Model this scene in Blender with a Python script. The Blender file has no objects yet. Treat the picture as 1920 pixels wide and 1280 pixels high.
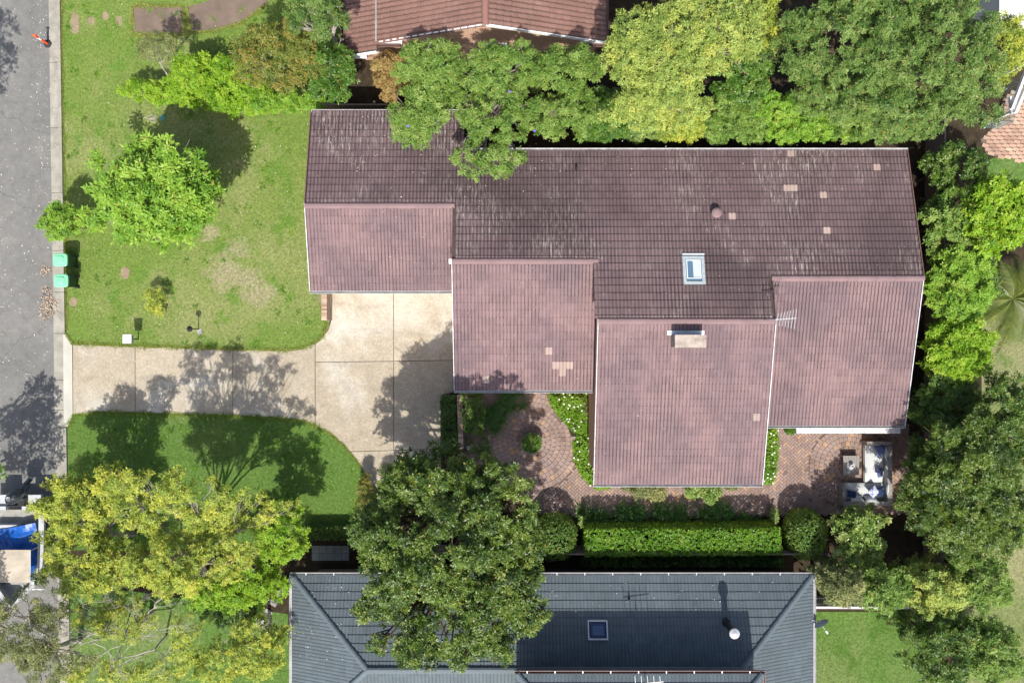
import bpy, math, random
import numpy as np
from mathutils import Matrix, Vector

# ------------------------------------------------------------------ camera, sky, sun, exposure
S = bpy.context.scene
C = S.collection
H, F = 37.0, 1493.0                       # camera height (m), focal length in photo pixels
cam = bpy.data.cameras.new('camera'); cam.lens = 28.0; cam.sensor_width = 36.0
cam.clip_start = 0.5; cam.clip_end = 1500.0
cam_o = bpy.data.objects.new('camera', cam); C.objects.link(cam_o)
cam_o.location = (0, 0, H); cam_o.rotation_euler = (0, 0, 0)
S.camera = cam_o
SUN_EL = math.radians(54.5)
world = bpy.data.worlds.new('World'); S.world = world; world.use_nodes = True
wn = world.node_tree; bg = wn.nodes['Background']
sky = wn.nodes.new('ShaderNodeTexSky'); sky.sky_type = 'NISHITA'; sky.sun_disc = False
sky.sun_elevation = SUN_EL; sky.sun_rotation = math.radians(180); sky.dust_density = 3.0
wn.links.new(sky.outputs[0], bg.inputs[0]); bg.inputs[1].default_value = 0.122
sun = bpy.data.lights.new('sun', 'SUN'); sun.energy = 4.3; sun.angle = math.radians(0.55); sun.color = (1.0, 0.955, 0.88)
sun_o = bpy.data.objects.new('sun', sun); C.objects.link(sun_o)
sun_o.rotation_euler = (math.pi/2 - SUN_EL, 0, 0); sun_o.location = (0, -30, 40)
S.view_settings.view_transform = 'Standard'; S.view_settings.look = 'None'
S.view_settings.exposure = 0.5; S.view_settings.gamma = 1.0; S.view_settings.use_curve_mapping = False

PI = math.pi
def P(px, py, z=0.0):
    return ((px-960.0)/F*(H-z), (640.0-py)/F*(H-z))
def P3(px, py, z=0.0):
    return Vector((*P(px, py, z), z))
def poly(pts, z=0.0):
    return [P(a, b, z) for a, b in pts]

# ------------------------------------------------------------------ mesh building
class MB:
    def __init__(s): s.v = []; s.f = []; s.t = []
    def add(s, vs, fs, t=0.5):
        b = len(s.v); s.v.extend([tuple(p) for p in vs])
        for f in fs: s.f.append([b+i for i in f]); s.t.append(t)
        return s
    def hexa(s, p, t=0.5):        # 8 points: bottom 4 ccw, top 4 ccw
        return s.add(p, [(3,2,1,0),(4,5,6,7),(0,1,5,4),(1,2,6,5),(2,3,7,6),(3,0,4,7)], t)
    def box(s, c, d, rz=0.0, t=0.5):
        cx, cy, cz = c; a, b, h = d[0]/2, d[1]/2, d[2]/2; co, si = math.cos(rz), math.sin(rz)
        p = []
        for z in (-h, h):
            for x, y in ((-a,-b),(a,-b),(a,b),(-a,b)):
                p.append((cx+x*co-y*si, cy+x*si+y*co, cz+z))
        return s.hexa(p, t)
    def bar(s, a, b, w, h=None, t=0.5):
        a, b = Vector(a), Vector(b); d = (b-a).normalized(); h = h or w
        up = Vector((0,0,1)) if abs(d.z) < 0.95 else Vector((0,1,0))
        sx = d.cross(up).normalized()*w/2; uy = sx.cross(d).normalized()*h/2
        return s.hexa([a-sx-uy, a+sx-uy, b+sx-uy, b-sx-uy, a-sx+uy, a+sx+uy, b+sx+uy, b-sx+uy], t)
    def prism(s, pts, z0, z1, t=0.5, bottom=True):
        ar = sum(pts[i][0]*pts[(i+1) % len(pts)][1]-pts[(i+1) % len(pts)][0]*pts[i][1] for i in range(len(pts)))
        if ar < 0: pts = pts[::-1]
        n = len(pts)
        vs = [(x, y, z0) for x, y in pts]+[(x, y, z1) for x, y in pts]
        fs = [tuple(range(n, 2*n))]+[(i, (i+1) % n, n+(i+1) % n, n+i) for i in range(n)]
        if bottom: fs.append(tuple(range(n-1, -1, -1)))
        return s.add(vs, fs, t)
    def tube(s, path, rad, n=6, t=0.5, cap=True):
        path = [Vector(p) for p in path]; rings = []
        ref = Vector((0.31, 0.17, 0.93))
        for i, p in enumerate(path):
            d = (path[min(i+1, len(path)-1)]-path[max(i-1, 0)]).normalized()
            if abs(d.dot(ref)) > 0.98: ref = Vector((1, 0.2, 0))
            a = d.cross(ref).normalized(); b = d.cross(a)
            r = rad[i] if hasattr(rad, '__len__') else rad
            rings.append([p+(a*math.cos(2*PI*k/n)+b*math.sin(2*PI*k/n))*r for k in range(n)])
        vs = [q for r in rings for q in r]
        fs = [(i*n+k, i*n+(k+1) % n, (i+1)*n+(k+1) % n, (i+1)*n+k) for i in range(len(path)-1) for k in range(n)]
        if cap: fs += [tuple(range(n-1, -1, -1)), tuple(range((len(path)-1)*n, len(path)*n))]
        return s.add(vs, fs, t)
    def lathe(s, c, prof, n=24, t=0.5):   # prof: (r,z) bottom to top
        vs = [(c[0]+r*math.cos(2*PI*k/n), c[1]+r*math.sin(2*PI*k/n), c[2]+z) for r, z in prof for k in range(n)]
        fs = [(i*n+k, i*n+(k+1) % n, (i+1)*n+(k+1) % n, (i+1)*n+k) for i in range(len(prof)-1) for k in range(n)]
        fs += [tuple(range(n-1, -1, -1)), tuple(range((len(prof)-1)*n, len(prof)*n))]
        return s.add(vs, fs, t)
    def mesh(s, name, m, off=(0, 0, 0), smooth=False):
        me = bpy.data.meshes.new(name)
        me.from_pydata([(a-off[0], b-off[1], c-off[2]) for a, b, c in s.v], [], s.f)
        at = me.attributes.new('tint', 'FLOAT', 'FACE'); at.data.foreach_set('value', np.array(s.t, np.float32))
        if m: me.materials.append(m)
        if smooth: me.polygons.foreach_set('use_smooth', [True]*len(s.f))
        return me

def np_mesh(name, v, f, t, m, uv=None, smooth=False):     # v (n,3), f (k,4|3) ints, t (k,)
    me = bpy.data.meshes.new(name); k, c = f.shape
    me.vertices.add(len(v)); me.vertices.foreach_set('co', v.astype(np.float32).ravel())
    me.loops.add(k*c); me.loops.foreach_set('vertex_index', f.astype(np.int32).ravel())
    me.polygons.add(k); me.polygons.foreach_set('loop_start', np.arange(0, k*c, c, dtype=np.int32))
    try: me.polygons.foreach_set('loop_total', np.full(k, c, np.int32))
    except Exception: pass
    me.polygons.foreach_set('use_smooth', np.full(k, smooth, bool))
    at = me.attributes.new('tint', 'FLOAT', 'FACE'); at.data.foreach_set('value', t.astype(np.float32))
    if uv is not None:
        u = me.uv_layers.new(name='UVMap'); u.data.foreach_set('uv', uv.astype(np.float32).ravel())
    me.materials.append(m); me.update(calc_edges=True); me.validate()
    return me

LOC = {}
def wl(o): return LOC.get(o.name, (0, 0, 0))
def thing(name, label, cat, loc, group=None):
    o = bpy.data.objects.new(name, None); C.objects.link(o); o.location = loc; o.empty_display_size = 0.3
    o['label'] = label; o['category'] = cat
    if group: o['group'] = group
    LOC[o.name] = tuple(loc); return o
def put(name, me, parent=None, loc=None, label=None, kind=None):
    o = bpy.data.objects.new(name, me); C.objects.link(o)
    if parent: o.parent = parent; LOC[o.name] = wl(parent)
    elif loc is not None: o.location = loc; LOC[o.name] = tuple(loc)
    if label: o['label'] = label
    if kind: o['kind'] = kind
    return o
def part(name, mb, m, parent, label=None, kind=None, smooth=False):
    return put(name, mb.mesh(name, m, wl(parent), smooth), parent, None, label, kind)
def solo(name, mb, m, label, cat, loc, group=None, smooth=False):
    o = put(name, mb.mesh(name, m, loc, smooth), None, loc, label); o['category'] = cat
    if group: o['group'] = group
    return o
def struct(name, mb, m, kind='structure', label=None):
    return put(name, mb.mesh(name, m), None, (0, 0, 0), label, kind)
def place(name, me, parent, M, label=None):      # a piece with shared mesh data, M in world space
    o = bpy.data.objects.new(name, me); C.objects.link(o); o.parent = parent
    o.matrix_local = Matrix.Translation(-Vector(wl(parent))) @ M
    if label: o['label'] = label
    return o
def copy_tree(o, parent=None):
    c = o.copy(); C.objects.link(c)
    if parent: c.parent = parent
    for ch in list(o.children): copy_tree(ch, c)
    return c

# ------------------------------------------------------------------ materials
class NT:
    def __init__(s, name):
        s.m = bpy.data.materials.new(name); s.m.use_nodes = True; s.t = s.m.node_tree
        s.b = s.t.nodes['Principled BSDF']; s.out = s.t.nodes['Material Output']
        s.pos = s.n('ShaderNodeNewGeometry').outputs['Position']
    def n(s, k, **kw):
        o = s.t.nodes.new(k)
        for a, b in kw.items(): setattr(o, a, b)
        return o
    def l(s, a, b): s.t.links.new(a, b)
    def noise(s, scale, detail=4, rough=0.55, vec=None, dist=0.0, stretch=None):
        v = vec or s.pos
        if stretch:
            mp = s.n('ShaderNodeMapping'); mp.inputs['Scale'].default_value = stretch; s.l(v, mp.inputs[0]); v = mp.outputs[0]
        o = s.n('ShaderNodeTexNoise'); s.l(v, o.inputs['Vector'])
        o.inputs['Scale'].default_value = scale; o.inputs['Detail'].default_value = detail
        o.inputs['Roughness'].default_value = rough; o.inputs['Distortion'].default_value = dist
        return o.outputs['Fac']
    def ramp(s, fac, stops):
        r = s.n('ShaderNodeValToRGB'); e = r.color_ramp.elements
        while len(e) < len(stops): e.new(0.5)
        for i, (p, c) in enumerate(stops):
            e[i].position = p; e[i].color = (*c, 1) if len(c) == 3 else c
        s.l(fac, r.inputs[0]); return r.outputs[0]
    def mix(s, fac, a, b, mode='MIX'):
        o = s.n('ShaderNodeMix', data_type='RGBA', blend_type=mode)
        for sock, val in ((o.inputs[0], fac), (o.inputs[6], a), (o.inputs[7], b)):
            if hasattr(val, 'links'): s.l(val, sock)
            else: sock.default_value = val if not isinstance(val, tuple) else ((*val, 1) if len(val) == 3 else val)
        return o.outputs[2]
    def math(s, op, a, b=0.0, clamp=False):
        o = s.n('ShaderNodeMath', operation=op, use_clamp=clamp)
        for i, val in enumerate((a, b)):
            if hasattr(val, 'links'): s.l(val, o.inputs[i])
            else: o.inputs[i].default_value = val
        return o.outputs[0]
    def smooth(s, v, a, b):
        o = s.n('ShaderNodeMapRange', interpolation_type='SMOOTHSTEP'); s.l(v, o.inputs[0])
        o.inputs[1].default_value = a; o.inputs[2].default_value = b; return o.outputs[0]
    def tint(s):
        return s.n('ShaderNodeAttribute', attribute_name='tint').outputs['Fac']
    def bump(s, h, strength, dist=0.02):
        b = s.n('ShaderNodeBump'); b.inputs['Strength'].default_value = strength; b.inputs['Distance'].default_value = dist
        s.l(h, b.inputs['Height']); s.l(b.outputs[0], s.b.inputs['Normal'])
    def fin(s, col, rough=0.8, spec=0.3):
        if hasattr(col, 'links'): s.l(col, s.b.inputs['Base Color'])
        else: s.b.inputs['Base Color'].default_value = (*col, 1)
        s.b.inputs['Roughness'].default_value = rough; s.b.inputs['Specular IOR Level'].default_value = spec
        return s.m

def mat(name, c, var=0.25, scale=4.0, fine=60.0, rough=0.8, spec=0.3, bump=0.15, metal=0.0, tintamt=0.0, stretch=None):
    k = NT(name)
    a = tuple(x*(1-var) for x in c); b = tuple(min(1, x*(1+var)) for x in c)
    col = k.ramp(k.noise(scale, 5, stretch=stretch), [(0.3, a), (0.7, b)])
    fn = k.noise(fine, 3)
    col = k.mix(0.35*min(1, var*3), col, k.ramp(fn, [(0.25, tuple(x*0.6 for x in c)), (0.75, tuple(min(1, x*1.35) for x in c))]))
    if tintamt:
        col = k.mix(tintamt, col, k.ramp(k.tint(), [(0.0, (0.25,)*3), (1.0, (1.0,)*3)]), 'MULTIPLY')
    if bump: k.bump(fn, bump, 0.01)
    k.b.inputs['Metallic'].default_value = metal
    return k.fin(col, rough, spec)

def leaf_mat(name, cols, trans=0.3, rough=0.5, spec=0.35, gain=1.3):
    k = NT(name); cols = [(a*gain*0.98, b*gain*1.03, c*gain*0.66) for a, b, c in cols] if gain != 1.0 else cols
    n = k.noise(0.9, 2)
    f = k.math('ADD', k.math('MULTIPLY', k.tint(), 0.8), k.math('MULTIPLY', n, 0.35), True)
    st = [(0.08+0.84*i/(len(cols)-1), c) for i, c in enumerate(cols)]
    col = k.ramp(f, st)
    col = k.mix(k.math('GREATER_THAN', k.tint(), 1.2), col, (0.30, 0.235, 0.055))
    k.fin(col, rough, spec)
    tr = k.n('ShaderNodeBsdfTranslucent'); k.l(k.mix(0.6, col, (0.30, 0.36, 0.02)), tr.inputs[0])
    mx = k.n('ShaderNodeMixShader'); mx.inputs[0].default_value = trans
    k.l(k.b.outputs[0], mx.inputs[1]); k.l(tr.outputs[0], mx.inputs[2]); k.l(mx.outputs[0], k.out.inputs[0])
    return k.m

def lawn_mat(name, base, dry, lush, dryness=0.5, patches=()):
    k = NT(name)
    big = k.noise(0.16, 3, 0.6, dist=0.4); mid = k.noise(0.8, 5, 0.65); fine = k.noise(9, 6, 0.75); vf = k.noise(38, 4, 0.75)
    col = k.mix(k.smooth(big, 0.62-0.3*dryness, 0.85-0.3*dryness), base, dry)
    col = k.mix(k.smooth(mid, 0.50, 0.68), col, lush)
    col = k.mix(k.math('MULTIPLY', k.smooth(k.noise(2.1, 5, 0.7), 0.55, 0.72), 0.4), col, dry)
    for (px, py, r) in patches:
        x, y = P(px, py); d = k.n('ShaderNodeVectorMath', operation='DISTANCE'); k.l(k.pos, d.inputs[0]); d.inputs[1].default_value = (x, y, 0.02)
        e = k.math('ADD', d.outputs['Value'], k.math('MULTIPLY', k.math('SUBTRACT', k.noise(1.3, 5, 0.7), 0.5), 2.2))
        col = k.mix(k.math('MULTIPLY', k.math('SUBTRACT', 1.0, k.smooth(e, r*0.3, r*1.4)), 0.75), col, (0.33, 0.285, 0.185))
    col = k.mix(1.0, col, k.ramp(fine, [(0.28, (0.45,)*3), (0.72, (1.45,)*3)]), 'MULTIPLY')
    col = k.mix(0.9, col, k.ramp(vf, [(0.3, (0.5,)*3), (0.7, (1.4,)*3)]), 'MULTIPLY')
    k.bump(vf, 0.5, 0.03)
    return k.fin(col, 0.9, 0.1)

def tile_mat(name, roll, pan, lichen=0.0, panamt=0.75, specks=0.5, grime=0.75, g0=0.06, g1=0.17, base_=0.4, alt=None):
    k = NT(name)
    uv = k.n('ShaderNodeUVMap').outputs[0]; sep = k.n('ShaderNodeSeparateXYZ'); k.l(uv, sep.inputs[0])
    fx = k.math('FRACT', k.math('ADD', k.math('MULTIPLY', sep.outputs[0], 2.0), 0.435))
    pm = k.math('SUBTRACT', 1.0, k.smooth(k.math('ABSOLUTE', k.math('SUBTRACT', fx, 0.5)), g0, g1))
    dm = k.math('SUBTRACT', 1.0, k.smooth(k.math('ABSOLUTE', k.math('SUBTRACT', fx, 0.5)), 0.10, 0.25))
    patch = k.smooth(k.noise(0.28, 5, 0.65, dist=0.8), 0.38, 0.66)
    col = k.mix(k.smooth(k.noise(0.4, 5, 0.6), 0.38, 0.62), roll, alt or tuple(x*0.86 for x in roll))
    streak = k.noise(5.0, 4, 0.6, stretch=(3.0, 0.35, 0.35))
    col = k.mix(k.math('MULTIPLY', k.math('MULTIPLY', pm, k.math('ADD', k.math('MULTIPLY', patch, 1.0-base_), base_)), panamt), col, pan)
    col = k.mix(k.math('MULTIPLY', k.smooth(streak, 0.5, 0.75), 0.45), col, pan)
    col = k.mix(0.3, col, k.ramp(k.tint(), [(0, (0.6,)*3), (1, (1.15,)*3)]), 'MULTIPLY')
    # grime spots at the tile noses
    nose = k.math('SUBTRACT', 1.0, k.smooth(sep.outputs[1], 0.02, 0.20))
    col = k.mix(k.math('MULTIPLY', k.math('MULTIPLY', nose, dm), k.math('MULTIPLY', k.smooth(k.noise(1.1, 3), 0.36, 0.58), grime)), col, tuple(x*0.5 for x in pan))
    col = k.mix(0.8, col, k.ramp(k.noise(45, 4, 0.7), [(0.3, (0.72,)*3), (0.7, (1.2,)*3)]), 'MULTIPLY')
    if lichen:
        lm = k.math('MULTIPLY', k.smooth(k.noise(0.30, 4, 0.65), 0.45, 0.62), k.smooth(k.noise(5.5, 5, 0.75, stretch=(3.2, 0.33, 0.33)), 0.50, 0.70))
        col = k.mix(k.math('MULTIPLY', lm, lichen), col, (0.42, 0.38, 0.34))
        grey = k.smooth(k.noise(0.22, 3, 0.5, dist=0.5), 0.45, 0.7)
        col = k.mix(k.math('MULTIPLY', grey, 0.5), col, tuple(x*0.72 for x in pan))
    sp = k.smooth(k.noise(17, 2, 0.5), 0.735, 0.77)
    col = k.mix(k.math('MULTIPLY', sp, specks), col, (0.62, 0.58, 0.52))
    k.bump(k.noise(70, 3), 0.2, 0.006)
    return k.fin(col, 0.75, 0.3)

def brick_mat(name, a, b, mortar, scale=1.0):
    k = NT(name)
    mp = k.n('ShaderNodeMapping'); mp.inputs['Rotation'].default_value = (PI/2, 0, 0); k.l(k.pos, mp.inputs[0])
    br = k.n('ShaderNodeTexBrick'); k.l(mp.outputs[0], br.inputs['Vector'])
    br.inputs['Scale'].default_value = scale; br.inputs['Brick Width'].default_value = 0.24; br.inputs['Row Height'].default_value = 0.086
    br.inputs['Mortar Size'].default_value = 0.01
    for i, c in ((1, a), (2, b), (3, mortar)): br.inputs[i].default_value = (*c, 1)
    col = k.mix(0.5, br.outputs[0], k.ramp(k.noise(20, 4), [(0.3, (0.7,)*3), (0.7, (1.2,)*3)]), 'MULTIPLY')
    k.bump(br.outputs['Fac'], -0.4, 0.01)
    return k.fin(col, 0.9, 0.2)

def paver_mat(name, cols):
    k = NT(name)
    col = k.ramp(k.tint(), [(i/(len(cols)-1), c) for i, c in enumerate(cols)])
    col = k.mix(0.8, col, k.ramp(k.noise(1.1, 4), [(0.3, (0.7,)*3), (0.7, (1.15,)*3)]), 'MULTIPLY')
    col = k.mix(0.7, col, k.ramp(k.noise(40, 4, 0.7), [(0.3, (0.65,)*3), (0.7, (1.25,)*3)]), 'MULTIPLY')
    k.bump(k.noise(60, 3), 0.3, 0.006)
    return k.fin(col, 0.85, 0.25)

def aggregate_mat():
    k = NT('exposed_aggregate')
    vo = k.n('ShaderNodeTexVoronoi'); vo.inputs['Scale'].default_value = 34; k.l(k.pos, vo.inputs['Vector'])
    stone = k.ramp(vo.outputs['Color'], [(0.0, (0.30, 0.24, 0.175)), (0.35, (0.39, 0.335, 0.26)), (0.7, (0.465, 0.41, 0.33)), (1.0, (0.54, 0.49, 0.41))])
    col = k.mix(k.smooth(vo.outputs['Distance'], 0.35, 0.65), stone, (0.36, 0.31, 0.23))
    col = k.mix(k.smooth(k.noise(0.3, 4, 0.6, dist=0.5), 0.46, 0.70), col, k.mix(0.65, col, (0.56, 0.54, 0.485)))
    col = k.mix(k.math('MULTIPLY', k.smooth(k.noise(0.55, 5, 0.65), 0.52, 0.72), 0.4), col, (0.33, 0.25, 0.16))
    col = k.mix(1.0, col, k.ramp(k.noise(11, 5, 0.7), [(0.3, (0.78,)*3), (0.7, (1.18,)*3)]), 'MULTIPLY')
    col = k.mix(1.0, col, k.ramp(k.noise(1.6, 4, 0.6), [(0.3, (0.88,)*3), (0.7, (1.08,)*3)]), 'MULTIPLY')
    col = k.mix(1.0, col, k.ramp(k.tint(), [(0.0, (0.86, 0.85, 0.83)), (1.0, (1.06, 1.06, 1.06))]), 'MULTIPLY')
    tyre = k.smooth(k.noise(0.9, 4, 0.65, stretch=(0.18, 1.6, 1.0)), 0.54, 0.70)
    col = k.mix(k.math('MULTIPLY', tyre, 0.32), col, (0.20, 0.175, 0.15))
    col = k.mix(k.math('MULTIPLY', k.smooth(k.noise(3.2, 5, 0.75), 0.66, 0.74), 0.35), col, (0.17, 0.145, 0.12))
    k.bump(vo.outputs['Distance'], 0.35, 0.01)
    return k.fin(col, 0.8, 0.3)

def road_mat():
    k = NT('asphalt')
    col = k.ramp(k.noise(0.35, 4, 0.6), [(0.3, (0.150, 0.149, 0.142)), (0.7, (0.198, 0.194, 0.183))])
    col = k.mix(0.9, col, k.ramp(k.noise(60, 3, 0.8), [(0.3, (0.5,)*3), (0.7, (1.45,)*3)]), 'MULTIPLY')
    col = k.mix(1.0, col, k.ramp(k.noise(2.4, 5, 0.7), [(0.3, (0.82,)*3), (0.7, (1.16,)*3)]), 'MULTIPLY')
    col = k.mix(k.math('MULTIPLY', k.smooth(k.noise(1.5, 4, 0.6, stretch=(1.0, 0.12, 1)), 0.55, 0.75), 0.35), col, (0.13, 0.128, 0.125))
    w = k.n('ShaderNodeTexVoronoi', feature='DISTANCE_TO_EDGE'); w.inputs['Scale'].default_value = 0.16
    v2 = k.n('ShaderNodeVectorMath', operation='ADD'); nz = k.n('ShaderNodeTexNoise'); nz.inputs['Scale'].default_value = 1.2
    k.l(k.pos, nz.inputs[0]); k.l(k.pos, v2.inputs[0]); k.l(nz.outputs['Color'], v2.inputs[1]); k.l(v2.outputs[0], w.inputs['Vector'])
    crack = k.math('SUBTRACT', 1.0, k.smooth(w.outputs['Distance'], 0.0, 0.006))
    col = k.mix(k.math('MULTIPLY', crack, 0.35), col, (0.06, 0.06, 0.06))
    k.bump(k.noise(90, 2), 0.4, 0.01)
    return k.fin(col, 0.85, 0.3)

M_ROAD = road_mat(); M_AGG = aggregate_mat()
M_LAWN = lawn_mat('lawn_grass', (0.142, 0.214, 0.046), (0.235, 0.258, 0.100), (0.108, 0.200, 0.034), 0.55, ((420, 508, 0.8), (455, 525, 0.8), (488, 550, 0.6), (448, 465, 0.5), (398, 435, 0.35)))
M_LUSH = lawn_mat('lush_grass', (0.098, 0.178, 0.040), (0.165, 0.210, 0.075), (0.075, 0.152, 0.028), 0.4)
M_PALE = lawn_mat('pale_grass', (0.165, 0.200, 0.075), (0.27, 0.26, 0.14), (0.12, 0.175, 0.05), 0.6)
M_BLADE = leaf_mat('grass_blade', [(0.08, 0.16, 0.02), (0.15, 0.225, 0.04), (0.24, 0.27, 0.09), (0.36, 0.33, 0.17)], 0.2, 0.7, 0.15, gain=1.1)
M_SOIL = mat('garden_soil', (0.055, 0.038, 0.026), 0.4, 3, 25, 0.95, 0.1, 0.5)
M_MULCH = mat('leaf_mulch', (0.045, 0.034, 0.022), 0.5, 4, 22, 0.95, 0.1, 0.6)
M_BARE = mat('bare_soil', (0.27, 0.205, 0.145), 0.25, 3, 30, 0.95, 0.1, 0.4)
M_PEB = mat('pebble_concrete', (0.165, 0.125, 0.098), 0.3, 1.5, 45, 0.9, 0.2, 0.5)
M_KERB = mat('kerb_concrete', (0.30, 0.285, 0.245), 0.35, 2.0, 40, 0.9, 0.2, 0.3)
M_NEWCONC = mat('pale_concrete', (0.46, 0.45, 0.39), 0.12, 1.2, 50, 0.9, 0.2, 0.15)
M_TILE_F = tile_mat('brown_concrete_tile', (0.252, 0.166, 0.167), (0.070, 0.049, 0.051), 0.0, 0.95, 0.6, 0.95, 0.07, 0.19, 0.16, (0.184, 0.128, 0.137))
M_TILE_B = tile_mat('dark_lichened_tile', (0.158, 0.109, 0.114), (0.050, 0.035, 0.038), 0.95, 0.85, 0.9, 0.0, 0.18, 0.32, 0.4, (0.135, 0.090, 0.094))  # base set darker than the front slope tile, with pale lichen streaks
M_TILE_P = tile_mat('pale_replacement_tile', (0.43, 0.325, 0.285), (0.27, 0.20, 0.175), 0.0, 0.7, 0.2, 0.6)
M_TILE_G = tile_mat('slate_grey_tile', (0.108, 0.136, 0.153), (0.054, 0.073, 0.087), 0.0, 0.7, 0.25, 0.0)
M_TILE_R = tile_mat('red_brown_tile', (0.255, 0.142, 0.115), (0.105, 0.056, 0.046), 0.3, 0.8, 0.5, 0.75, 0.08, 0.24)
M_RIDGE = mat('ridge_brown', (0.215, 0.145, 0.148), 0.12, 1.5, 40, 0.75, 0.3, 0.15)
M_RIDGE_G = mat('ridge_grey', (0.108, 0.138, 0.157), 0.12, 1.5, 40, 0.65, 0.35, 0.1)
M_RIDGE_R = mat('ridge_red', (0.24, 0.125, 0.10), 0.2, 1.5, 40, 0.75, 0.3, 0.15)
M_DECK = mat('roof_underlay', (0.07, 0.055, 0.055), 0.2, 2, 30)
M_WHITE = mat('white_paint', (0.78, 0.78, 0.77), 0.05, 1.5, 30, 0.45, 0.4, 0.0)
M_GUTTER = mat('gutter_paint', (0.40, 0.40, 0.40), 0.2, 3, 30, 0.5, 0.4, 0.0)
M_GUTBR = mat('brown_gutter_paint', (0.16, 0.095, 0.08), 0.2, 3, 30, 0.5, 0.4, 0.0)
M_DIRTW = mat('weathered_white_paint', (0.54, 0.52, 0.53), 0.4, 5, 30, 0.6, 0.3, 0.0)
M_BRICK = brick_mat('brick_wall_red', (0.50, 0.27, 0.17), (0.60, 0.36, 0.24), (0.56, 0.46, 0.37))
M_BRICK2 = brick_mat('brick_wall_brown', (0.20, 0.11, 0.075), (0.27, 0.15, 0.10), (0.33, 0.28, 0.23))
M_PAVER = paver_mat('clay_paver', [(0.17, 0.122, 0.107), (0.265, 0.180, 0.150), (0.305, 0.215, 0.178), (0.265, 0.202, 0.186), (0.345, 0.245, 0.195), (0.43, 0.27, 0.155)])
M_PAVER2 = paver_mat('salmon_paver', [(0.36, 0.22, 0.16), (0.50, 0.33, 0.25), (0.44, 0.28, 0.20), (0.56, 0.41, 0.31)])
M_WBRICK = paver_mat('wall_brick', [(0.33, 0.20, 0.13), (0.52, 0.37, 0.26), (0.60, 0.45, 0.33), (0.30, 0.25, 0.25), (0.62, 0.50, 0.39)])
M_MORTAR = mat('mortar', (0.15, 0.115, 0.095), 0.2, 4, 40)
M_CHIM = mat('mottled_render', (0.36, 0.305, 0.26), 0.5, 3.5, 30, 0.9, 0.2, 0.4)
M_FLASH = mat('lead_flashing', (0.60, 0.66, 0.68), 0.15, 6, 30, 0.5, 0.5, 0.1)
M_ALU = mat('aluminium', (0.52, 0.58, 0.58), 0.15, 8, 40, 0.35, 0.5, 0.0, 0.35)
M_BARK = mat('bark', (0.10, 0.075, 0.055), 0.3, 8, 30, 0.95, 0.1, 0.5)
M_BARKG = mat('grey_bark', (0.27, 0.245, 0.215), 0.25, 6, 30, 0.9, 0.15, 0.4)
M_BARKW = mat('bleached_wood', (0.42, 0.38, 0.34), 0.25, 6, 30, 0.9, 0.15, 0.3)
M_BLACK = mat('black_plastic', (0.018, 0.018, 0.02), 0.2, 8, 40, 0.45, 0.4, 0.0)
M_RUBBER = mat('black_rubber', (0.03, 0.03, 0.032), 0.2, 8, 40, 0.8, 0.3, 0.1)
M_STEEL = mat('galvanised_steel', (0.52, 0.53, 0.54), 0.15, 8, 40, 0.5, 0.5, 0.0, 0.3)
M_LID = mat('mint_green_plastic', (0.20, 0.56, 0.34), 0.10, 3, 30, 0.5, 0.35, 0.0)
M_BIN = mat('dark_green_plastic', (0.015, 0.06, 0.035), 0.15, 3, 30, 0.5, 0.35, 0.0)
M_ORANGE = mat('orange_plastic', (0.85, 0.10, 0.02), 0.12, 4, 30, 0.5, 0.35, 0.0)
M_REFL = mat('reflective_white', (0.75, 0.74, 0.74), 0.08, 4, 30, 0.35, 0.5, 0.0)
M_TEAL = mat('teal_plastic', (0.10, 0.28, 0.24), 0.15, 5, 30, 0.5, 0.3, 0.0)
M_GREY = mat('grey_concrete', (0.30, 0.295, 0.275), 0.3, 3, 30, 0.9, 0.2, 0.3)
M_TIMBER = mat('weathered_timber', (0.20, 0.165, 0.135), 0.3, 3, 30, 0.85, 0.2, 0.3, stretch=(1, 1, 6))
M_TAUPE = mat('taupe_aluminium', (0.24, 0.225, 0.21), 0.08, 3, 30, 0.5, 0.4, 0.0)
M_CUSH = mat('off_white_fabric', (0.50, 0.52, 0.515), 0.06, 2, 120, 0.95, 0.1, 0.2)
M_NAVY = mat('navy_fabric', (0.028, 0.045, 0.105), 0.15, 5, 120, 0.95, 0.1, 0.2)
M_DENIM = mat('denim_fabric', (0.10, 0.13, 0.26), 0.15, 5, 120, 0.95, 0.1, 0.2)
M_HULL = mat('white_gelcoat', (0.46, 0.475, 0.49), 0.06, 1.5, 30, 0.25, 0.5, 0.0)
M_TARP = mat('blue_tarp', (0.010, 0.10, 0.42), 0.2, 3, 20, 0.4, 0.4, 0.4)
M_CANVAS = mat('beige_canvas', (0.42, 0.37, 0.30), 0.15, 2, 60, 0.9, 0.15, 0.1)
M_COWL = mat('dark_cowling', (0.045, 0.055, 0.065), 0.1, 3, 30, 0.25, 0.5, 0.0)
M_FLOWER = mat('white_petals', (0.80, 0.80, 0.76), 0.04, 5, 30, 0.7, 0.2, 0.0)
M_PURPLE = mat('violet_petals', (0.18, 0.10, 0.55), 0.1, 5, 30, 0.7, 0.2, 0.0)
M_BOWL = mat('stone_bowl', (0.21, 0.20, 0.18), 0.25, 4, 30, 0.9, 0.2, 0.3)
M_FENCEW = mat('grey_fence_paint', (0.40, 0.41, 0.43), 0.15, 3, 30, 0.7, 0.3, 0.0)
def pattern_mat():
    k = NT('blue_print_fabric')
    return k.fin(k.ramp(k.noise(11, 3, 0.6, dist=1.2), [(0.0, (0.66, 0.68, 0.72)), (0.5, (0.66, 0.68, 0.72)), (0.56, (0.06, 0.09, 0.36)), (0.75, (0.25, 0.3, 0.55))]), 0.95, 0.1)
M_PRINT = pattern_mat()
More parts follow.
